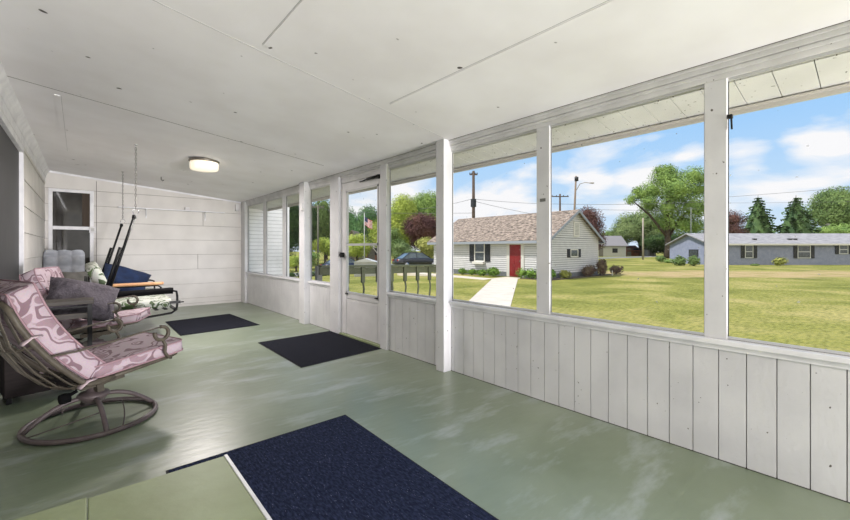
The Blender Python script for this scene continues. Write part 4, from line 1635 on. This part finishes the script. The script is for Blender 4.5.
# far garages and houses on the left of the big tree
def simple_house(px, d, wpx, yeave, yridge, wallm, roofm, label, depth=6, ybase=None, ridge_along=True, door=None):
    x, y = gp(px, d)
    M = Matrix.Translation((x, y, 0)) @ Matrix.Rotation(ang, 4, 'Z')
    w = wpx/396*d
    g = gz(x, y)
    ze, zr = zz(yeave, d), zz(yridge, d)
    root = empty('house', (x, y, g))
    tag(root, label, 'house')
    q = MB()
    if ridge_along:
        q.prism([(0, g-.3), (depth, g-.3), (depth, ze), (depth/2, zr-.1), (0, ze)], -w/2, w/2, M=M, axis='x')
    else:
        q.prism([(-w/2, g-.3), (w/2, g-.3), (w/2, ze), (0, zr-.1), (-w/2, ze)], 0, depth, M=M)
    q.build('wall', wallm, root)
    q = MB()
    if ridge_along:
        for a, b_ in ((-.4, depth/2), (depth+.4, depth/2)):
            q.add([(-w/2-.4, a, ze-.1), (w/2+.4, a, ze-.1), (w/2+.4, b_, zr), (-w/2-.4, b_, zr), (-w/2-.4, a, ze+.05), (w/2+.4, a, ze+.05), (w/2+.4, b_, zr+.15), (-w/2-.4, b_, zr+.15)],
                  [(0, 1, 2, 3), (7, 6, 5, 4), (0, 4, 5, 1), (1, 5, 6, 2), (2, 6, 7, 3), (3, 7, 4, 0)], 0, False, M)
    else:
        for s in (-1, 1):
            a = s*(w/2+.4)
            q.add([(a, -.4, ze-.15), (0, -.4, zr), (0, depth+.4, zr), (a, depth+.4, ze-.15), (a, -.4, ze), (0, -.4, zr+.15), (0, depth+.4, zr+.15), (a, depth+.4, ze)],
                  [(0, 1, 2, 3), (7, 6, 5, 4), (0, 4, 5, 1), (1, 5, 6, 2), (2, 6, 7, 3), (3, 7, 4, 0)], 0, False, M)
    q.build('roof', roofm, root)
    q = MB().box(-w*.3, -w*.3+1.0, -.06, .02, g, g+2.0, M=M)
    q.build('door', mat('far_door', (120, 116, 112), .6), root)
    q = MB().box(w*.1, w*.1+1.2, -.05, .02, g+.9, g+1.9, M=M)
    q.build('window', BLKS, root)
GAR = mat('garage_white', (188, 188, 184), .7)
GRF = mat('garage_roof', (128, 126, 130), .85)
simple_house(609, 92, 34, 246, 236, GAR, GRF, 'white garage with grey roof between the small house and pale pole')
simple_house(632, 100, 16, 251, 246, mat('brick_brown', (120, 74, 58), .8), mat('rust_roof', (130, 78, 58), .85), 'small brown brick building under the dull green tree')
simple_house(652, 98, 8, 250, 246, GAR, GAR, 'tiny white shed right of the pale utility pole', 3)
simple_house(352, 66, 14, 244, 231, mat('beige_house', (150, 142, 130), .8), mat('tan_roof', (150, 136, 122), .85), 'beige gabled house among trees behind the flag', ridge_along=False)
simple_house(371, 58, 10, 254, 246, mat('pink_brick', (150, 104, 90), .8), mat('pale_roof', (196, 192, 190), .85), 'white roofed brick house right of the flag pole', ridge_along=False)

# low white ribbed shed seen through the door
x, y = gp(365, 31)
M = Matrix.Translation((x, y, gz(x, y))) @ Matrix.Rotation(ang, 4, 'Z')
root = empty('garden_shed', (x, y, gz(x, y)))
tag(root, 'low white ribbed shed seen through the door glass', 'shed')
q = MB().box(-.85, .85, 0, 1.2, 0, 1.15, M=M)
for k in range(12):
    q.box(-.85+.145*k, -.80+.145*k, -.03, 0, 0, 1.15, M=M)
q.build('wall', mat('shed_white', (178, 178, 178), .6), root)
MB().prism([(-.95, 1.13), (.95, 1.13), (0, 1.42)], -.1, 1.3, M=M).build('roof', mat('shed_roof', (190, 190, 192), .6), root)

# ------------------------------------------------------------------ poles and wires
POLE = mat('pole_brown', (92, 76, 66), .9, (72, 60, 52), 3)
POLEG = mat('pole_grey', (158, 150, 140), .9)
def pole(px, d, ytop, r, label, mt, arms=(), lean=0, extra=None):
    x, y = gp(px, d)
    g = gz(x, y)
    zt = zz(ytop, d)
    root = empty('utility_pole', (x, y, g))
    tag(root, label, 'pole')
    MB().tube([(x-lean*Cc, y+lean*S, g-.2), (x-lean*.3*Cc, y+lean*.3*S, (g+zt)/2), (x, y, zt)], [r*1.2, r*1.1, r*.85], 10).build('shaft', mt, root)
    for py, w in arms:
        z_ = zz(py, d)
        a = MB().beam((x-RT.x*w/2, y-RT.y*w/2, z_), (x+RT.x*w/2, y+RT.y*w/2, z_), .12, .14)
        ar = a.build('crossarm', mt, root)
        for k in (-.45, -.2, .2, .45):
            MB().lathe([(.05, z_+.06), (.07, z_+.12), (.04, z_+.22)], x+RT.x*w*k, y+RT.y*w*k, 8).build('insulator', BLKS, ar)
    return root, Vector((x, y, zt))
p1, t1 = pole(473.5, 45, 171, .17, 'tall brown utility pole behind the small house roof', POLE, ((174.5, .9),))
xq, yq = gp(473.5, 45)
MB().box(xq-.22, xq+.22, yq-.22, yq+.22, zz(207, 45), zz(199, 45)).build('equipment_box', BLKS, p1)
p2, t2 = pole(560, 62, 194, .15, 'brown utility pole with a plain crossarm beside the second post', POLE, ((196.5, 2.7),))
p3, t3 = pole(576, 58, 176, .14, 'leaning utility pole carrying a street lamp above the gable', mat('pole_mid', (128, 112, 98), .9), (), lean=.9)
m = MB()
xa, ya_ = gp(576.5, 58)
pts = [Vector((xa, ya_, zz(190, 58))), Vector((xa, ya_, zz(184, 58)))+RT*.5, Vector((xa, ya_, zz(182.5, 58)))+RT*1.2, Vector((xa, ya_, zz(183, 58)))+RT*2.0]
m.tube(pts, .05, 6)
ar = m.build('lamp_arm', POLEG, p3)
MB().tube([pts[-1]-RT*.1, pts[-1]+RT*.35, pts[-1]+RT*.6], [.07, .12, .05], 8).build('lamp_head', POLEG, ar)
MB().tube([(xa, ya_, zz(181, 58)), (xa, ya_, zz(177, 58))], .28, 8).build('transformer', BLKS, p3)
p4, t4 = pole(643, 66, 218, .13, 'short pale utility pole in front of the dull green tree', POLEG)
p5, t5 = pole(318, 46, 205, .09, 'grey utility pole seen in the opening left of the door', mat('pole_dull', (110, 108, 98), .9), ((207, 1.4),))
def wire(a, b_, sag, label, r=.022):
    a, b_ = Vector(a), Vector(b_)
    pts = []
    for i in range(25):
        t = i/24
        p = a.lerp(b_, t)
        p.z -= sag*4*t*(1-t)
        pts.append(p)
    tag(MB().tube(pts, r, 5).build('power_line', mat('wire_grey', (92, 92, 96), .6)), label, 'wire')
def wp(px, py, d):
    x, y = gp(px, d)
    return (x, y, zz(py, d))
wire(wp(473.5, 199, 45), wp(560, 204, 62), .15, 'upper power line from the tall brown pole to the crossarm pole')
wire(wp(473.5, 201, 45), wp(560, 218, 62), .2, 'sagging power line from the tall brown pole toward the small house')
wire(wp(420, 209, 52), wp(473.5, 198.5, 45), .15, 'power line running left from the tall brown pole')
wire(wp(560, 204, 62), wp(720, 201, 60), .25, 'upper power line crossing behind the big green tree', .025)
wire(wp(576, 209, 58), wp(720, 209, 66), .2, 'lower power line crossing behind the big green tree', .022)
wire(wp(720, 197.5, 60), wp(930, 180, 52), .1, 'upper power line above the long grey house', .022)
wire(wp(720, 203, 66), wp(930, 200, 62), .1, 'lower power line above the long grey house', .018)
wire(wp(473.5, 213, 45), wp(340, 212, 60), .1, 'low power line left of the tall brown pole', .02)
wire(wp(318, 208, 46), wp(378, 216, 60), .1, 'power line running right from the left pole', .02)

# flag
x, y = gp(364.3, 40)
g = gz(x, y)
root = empty('flag_pole', (x, y, g))
tag(root, 'thin white flag pole beyond the storm door', 'flag pole')
MB().tube([(x, y, g), (x, y, zz(213, 40))], [.04, .03], 8).build('shaft', mat('pole_white', (205, 205, 205), .5), root)
MB().lathe([(.02, zz(213, 40)), (.06, zz(213, 40)+.05), (.02, zz(213, 40)+.1)], x, y, 8).build('finial', CHROME, root)
FR, FWt, FB = mat('flag_red', (190, 40, 45), .8), mat('flag_white', (225, 225, 225), .8), mat('flag_blue', (42, 52, 104), .8)
m = MB()
ztop = zz(216.5, 40)
zn = 14
for i in range(13):
    for j in range(14):
        def FP(u, v):
            sw = u*.95
            return (x+RT.x*sw*.85+FW.x*.08*math.sin(u*7), y+RT.y*sw*.85+FW.y*.08*math.sin(u*7), ztop-v*.86-u*.46+.03*math.sin(u*8))
        u0, u1, v0, v1 = j/14, (j+1)/14, i/13, (i+1)/13
        mi = 2 if (j < 6 and i < 7) else (0 if i % 2 == 0 else 1)
        m.add([FP(u0, v0), FP(u1, v0), FP(u1, v1), FP(u0, v1)], [(0, 1, 2, 3)], mi, True)
# canton stars
for a in range(3):
    for c_ in range(3):
        u, v = (.07+.13*a), (.09+.16*c_)
        p = Vector(FP(u, v))-FW*.012
        s_ = .014
        pts = []
        for k in range(10):
            an = PI/2+k*PI/5
            q = s_*(1 if k % 2 == 0 else .4)
            pts.append(p+RT*q*math.cos(an)+Vector((0, 0, q*math.sin(an))))
        m.add(pts, [tuple(range(10))], 1)
tag(m.build('flag', [FR, FWt, FB]), 'striped red and white flag with blue corner hanging from the pole', 'flag')

# ------------------------------------------------------------------ cars
def make_car(label, paint, x, y, rz, g, s=1.0):
    root = empty('car', (x, y, g), rz)
    tag(root, label, 'car')
    B = mat('car_tyre', (24, 24, 25), .8)
    W = False
    # body: cross sections along x (length 4.5)
    secs = [(-2.22, .45, .62, .70), (-2.15, .30, .80, .80), (-1.6, .24, .90, .86), (-.9, .22, .94, .88), (.6, .22, .93, .88), (1.1, .22, .88, .88), (1.9, .25, .76, .84), (2.2, .35, .62, .74), (2.27, .45, .55, .62)]
    vs, fs = [], []
    for X_, zb, zt, hw_ in secs:
        vs += [(X_, -hw_, zb), (X_, -hw_-.02, (zb+zt)/2), (X_, -hw_+.05, zt), (X_, 0, zt+.03), (X_, hw_-.05, zt), (X_, hw_+.02, (zb+zt)/2), (X_, hw_, zb)]
    for i in range(len(secs)-1):
        for k in range(7):
            fs.append((i*7+k, i*7+(k+1) % 7, (i+1)*7+(k+1) % 7, (i+1)*7+k))
    fs.append(tuple(range(7)))
    fs.append(tuple((len(secs)-1)*7+k for k in range(7)))
    MB().add(vs, fs, 0, True).build('body', paint, root, W)
    # cabin glass and roof
    cs = [(-1.75, .90, .80), (-1.05, 1.36, .62), (-.2, 1.43, .60), (.35, 1.38, .62), (1.1, .90, .80)]
    vs, fs = [], []
    for X_, zt, hw_ in cs:
        vs += [(X_, -.84, .88), (X_, -hw_, zt), (X_, hw_, zt), (X_, .84, .88)]
    for i in range(4):
        for k in range(3):
            fs.append((i*4+k, i*4+k+1, (i+1)*4+k+1, (i+1)*4+k))
    MB().add(vs, fs).build('cabin_glass', pane_mat('car_glass', (70, 82, 90), .05), root, W)
    q = MB().add([(-1.05, -.62, 1.365), (-.2, -.60, 1.435), (.35, -.62, 1.385), (.35, .62, 1.385), (-.2, .60, 1.435), (-1.05, .62, 1.365),
                  (-1.05, -.62, 1.40), (-.2, -.60, 1.47), (.35, -.62, 1.42), (.35, .62, 1.42), (-.2, .60, 1.47), (-1.05, .62, 1.40)],
                 [(0, 1, 4, 5), (1, 2, 3, 4), (6, 11, 10, 7), (7, 10, 9, 8), (0, 6, 7, 1), (1, 7, 8, 2), (2, 8, 9, 3), (3, 9, 10, 4), (4, 10, 11, 5), (5, 11, 6, 0)])
    for s_ in (-1, 1):
        q.beam((-1.75, s_*.80, .91), (-1.05, s_*.62, 1.38), .07, .05).beam((1.1, s_*.80, .91), (.35, s_*.62, 1.40), .06, .05).beam((-.35, s_*.82, .9), (-.35, s_*.61, 1.42), .06, .05)
    q.build('roof', paint, root, W)
    for X_ in (-1.38, 1.38):
        for s_ in (-1, 1):
            Mw = Matrix.Translation((X_, s_*.80, .32)) @ Matrix.Rotation(R(90), 4, 'X')
            wo = MB().lathe([(.20, -.11), (.32, -.10), (.33, 0), (.32, .10), (.20, .11)], 0, 0, 20, M=Mw).build('wheel', B, root, W)
            MB().lathe([(.05, -.125), (.20, -.115), (.20, .115), (.05, .125)], 0, 0, 12, M=Mw).build('hub_cap', CHROME, wo, W)
    for s_ in (-1, 1):
        MB().box(2.1, 2.24, s_*.58-.14, s_*.58+.14, .56, .68).build('headlight', mat('lamp_clear', (200, 205, 210), .2), root, W)
        MB().box(-2.22, -2.1, s_*.60-.14, s_*.60+.14, .66, .80).build('tail_light', mat('lamp_red', (150, 22, 22), .3), root, W)
    return root
x, y = gp(416.5, 38)
make_car('dark grey parked car behind the olive railing', mat('car_dark', (46, 48, 56), .25), x, y, R(-14), gz(x, y))
x, y = gp(345, 38.5)
make_car('dark navy parked car seen left of the white ribbed shed', mat('car_navy', (30, 38, 62), .25), x, y, R(-6), gz(x, y)+.03)

# ------------------------------------------------------------------ ramp railing outside the door
OL = mat('olive_rail', (88, 92, 66), .6, (74, 78, 56), 4)
root = empty('deck_railing', (4.5, 6.2, -.05))
tag(root, 'olive painted wooden railing of the landing outside the door', 'railing')
yr = 6.2
ra = lambda x: .93-.022*(x-3.0)
m = MB().beam((2.98, yr, ra(2.98)), (5.85, yr, ra(5.85)), .14, .035)
m.build('top_rail', OL, root)
MB().beam((2.98, yr, ra(2.98)-.085), (5.85, yr, ra(5.85)-.085), .035, .12).build('upper_rail', OL, root)
MB().beam((2.98, yr, .12), (5.85, yr, .06), .035, .09).build('lower_rail', OL, root)
x = 3.49
while x < 5.8:
    wide = True
    m = MB().box(x-.035, x+.035, yr-.055, yr-.018, ra(x)-.30, ra(x)-.02)
    m.tube([(x, yr-.035, ra(x)-.28), (x+.012, yr-.05, ra(x)-.42), (x-.006, yr-.04, ra(x)-.62), (x, yr-.035, .06)], .018, 6)
    m.build('baluster', OL, root)
    x += .32
for xx, mt_ in ((3.0, mat('post_grey', (128, 128, 122), .7)), (4.45, OL), (5.80, OL)):
    MB().box(xx-.045, xx+.045, yr+.02, yr+.11, -.05, ra(xx)+.0).build('post', mt_, root)
m = MB()
for i in range(19):
    m.box(3.0+.15*i, 3.14+.15*i, 3.9, 6.3, -.09, -.05)
m.box(3.0, 3.1, 3.95, 6.2, -.55, -.09).box(5.7, 5.8, 3.95, 6.2, -.6, -.09)
tag(m.build('deck', mat('deck_boards', (120, 118, 96), .8, (104, 102, 82), 3)), 'olive grey boards of the landing outside the storm door', 'deck')

# ------------------------------------------------------------------ sky and sun
w = bpy.data.worlds.new('sky')
SC.world = w
w.use_nodes = True
nt = w.node_tree
nt.nodes.clear()
L = nt.links
out = nd(nt, 'ShaderNodeOutputWorld')
bg = nd(nt, 'ShaderNodeBackground')
L.new(bg.outputs[0], out.inputs[0])
tc = nd(nt, 'ShaderNodeTexCoord')
vec = tc.outputs['Generated']
nrm = nd(nt, 'ShaderNodeVectorMath', operation='NORMALIZE')
L.new(vec, nrm.inputs[0])
sep = nd(nt, 'ShaderNodeSeparateXYZ')
L.new(nrm.outputs[0], sep.inputs[0])
grad = ramp(sep.outputs['Z'], [(0.0, (.80, .92, 1.06)), (.10, (.62, .84, 1.08)), (.25, (.42, .72, 1.1)), (.55, (.28, .58, 1.05)), (1.0, (.16, .40, .9))])
# cloud noise
mpw = nd(nt, 'ShaderNodeMapping')
mpw.inputs['Scale'].default_value = (1, 1, 2.6)
L.new(nrm.outputs[0], mpw.inputs['Vector'])
cn = noise(5.5, 7, mpw.outputs[0], .3)
def dirpx(px, py):
    a, b_ = (px-425)/396, -(py-249)/396
    return Vector((Cc*a+S, -S*a+Cc, b_)).normalized()
acc = None
CL = [(648, 180, .075, .9), (690, 160, .05, .8), (745, 156, .055, .95), (822, 142, .065, 1.0), (600, 182, .05, .7), (585, 155, .05, .35), (640, 205, .10, .5), (470, 215, .12, .75), (415, 195, .10, .7),
      (505, 205, .09, .8), (530, 170, .06, .35), (350, 195, .10, .8), (820, 178, .05, .55), (770, 195, .08, .45), (590, 235, .08, .6), (295, 210, .1, .5), (700, 215, .08, .6)]
for px_, py_, rad, amp in CL:
    d = dirpx(px_, py_)
    sb = nd(nt, 'ShaderNodeVectorMath', operation='SUBTRACT')
    L.new(nrm.outputs[0], sb.inputs[0])
    sb.inputs[1].default_value = d
    ml = nd(nt, 'ShaderNodeVectorMath', operation='MULTIPLY')
    L.new(sb.outputs[0], ml.inputs[0])
    ml.inputs[1].default_value = (1/rad/1.25, 1/rad/1.25, 1/rad*1.6)
    ln = nd(nt, 'ShaderNodeVectorMath', operation='LENGTH')
    L.new(ml.outputs[0], ln.inputs[0])
    mr = nd(nt, 'ShaderNodeMapRange')
    mr.interpolation_type = 'SMOOTHSTEP'
    mr.inputs[1].default_value = 0
    mr.inputs[2].default_value = 1.6
    mr.inputs[3].default_value = amp
    mr.inputs[4].default_value = 0
    L.new(ln.outputs['Value'], mr.inputs[0])
    if acc is None:
        acc = mr.outputs[0]
    else:
        mm = nd(nt, 'ShaderNodeMath', operation='MAXIMUM')
        L.new(acc, mm.inputs[0])
        L.new(mr.outputs[0], mm.inputs[1])
        acc = mm.outputs[0]
# cloud = smoothstep(noise + mask*.45)
ma = nd(nt, 'ShaderNodeMath', operation='MULTIPLY_ADD')
L.new(acc, ma.inputs[0])
ma.inputs[1].default_value = .34
L.new(cn, ma.inputs[2])
# brightening added to the unseen sky behind the camera, to light the porch
dv = nd(nt, 'ShaderNodeVectorMath', operation='DOT_PRODUCT')
L.new(nrm.outputs[0], dv.inputs[0])
dv.inputs[1].default_value = (-S, -Cc, .25)
rb_ = nd(nt, 'ShaderNodeMapRange')
rb_.interpolation_type = 'SMOOTHSTEP'
rb_.inputs[1].default_value = -.1
rb_.inputs[2].default_value = .7
L.new(dv.outputs['Value'], rb_.inputs[0])
cl = ramp(ma.outputs[0], [(.56, (0, 0, 0)), (.74, (1, 1, 1))])
white = nd(nt, 'ShaderNodeRGB')
white.outputs[0].default_value = (1.08, 1.08, 1.1, 1)
sky = mix(cl, grad, white.outputs[0])
bright = nd(nt, 'ShaderNodeRGB')
BR = 1.3
bright.outputs[0].default_value = (BR, BR*.99, BR*.97, 1)
sky2 = mix(rb_.outputs[0], sky, bright.outputs[0])
L.new(sky2, bg.inputs[0])
bg.inputs[1].default_value = .92

sun_d = bpy.data.lights.new('sun', 'SUN')
sun_d.energy = 4.8
sun_d.angle = R(1.0)
sun_d.color = (1, .96, .90)
sun = bpy.data.objects.new('sun', sun_d)
COL.objects.link(sun)
sd = Vector((-.62, .40, 1.15)).normalized()
sun.location = sd*60
sun.rotation_euler = sd.to_track_quat('Z', 'Y').to_euler()

# bulb of the ceiling lamp
bl = bpy.data.lights.new('lamp_and_fill_disk', 'AREA')
bl.shape = 'DISK'
bl.size = .3
bl.energy = 80
bl.color = (1, .92, .90)
bo = bpy.data.objects.new('lamp_and_fill_disk', bl)
COL.objects.link(bo)
bo.location = (lx, ly, lz-.152)
bl2 = bl.copy()  # extra fill from a second ceiling lamp added out of view
bl2.energy = 22
bo2 = bpy.data.objects.new('lamp_and_fill_disk', bl2)
COL.objects.link(bo2)
bo2.location = (1.15, -.35, ZC(1.15)-.152)
l2 = copy_tree(bpy.data.objects['ceiling_lamp'])
l2.location = (1.15, -.35, ZC(1.15)-.14)
l2['label'] = 'added round ceiling lamp, unseen above and behind the viewer, for fill light'
# fill light added outside the open near end to brighten the porch interior
al = bpy.data.lights.new('open_end_fill', 'AREA')
al.shape = 'RECTANGLE'
al.size, al.size_y = 1.6, 1.6
al.energy = 1500
al.color = (1, .965, 1)
ao = bpy.data.objects.new('open_end_fill', al)
COL.objects.link(ao)
ao.location = (2.45, -7.0, .1)
ao.rotation_euler = (PI/2+R(7), 0, R(4))


SC.view_settings.view_transform = 'Standard'
SC.view_settings.look = 'None'
SC.view_settings.exposure = 0
SC.view_settings.gamma = 1
SC.view_settings.use_curve_mapping = False
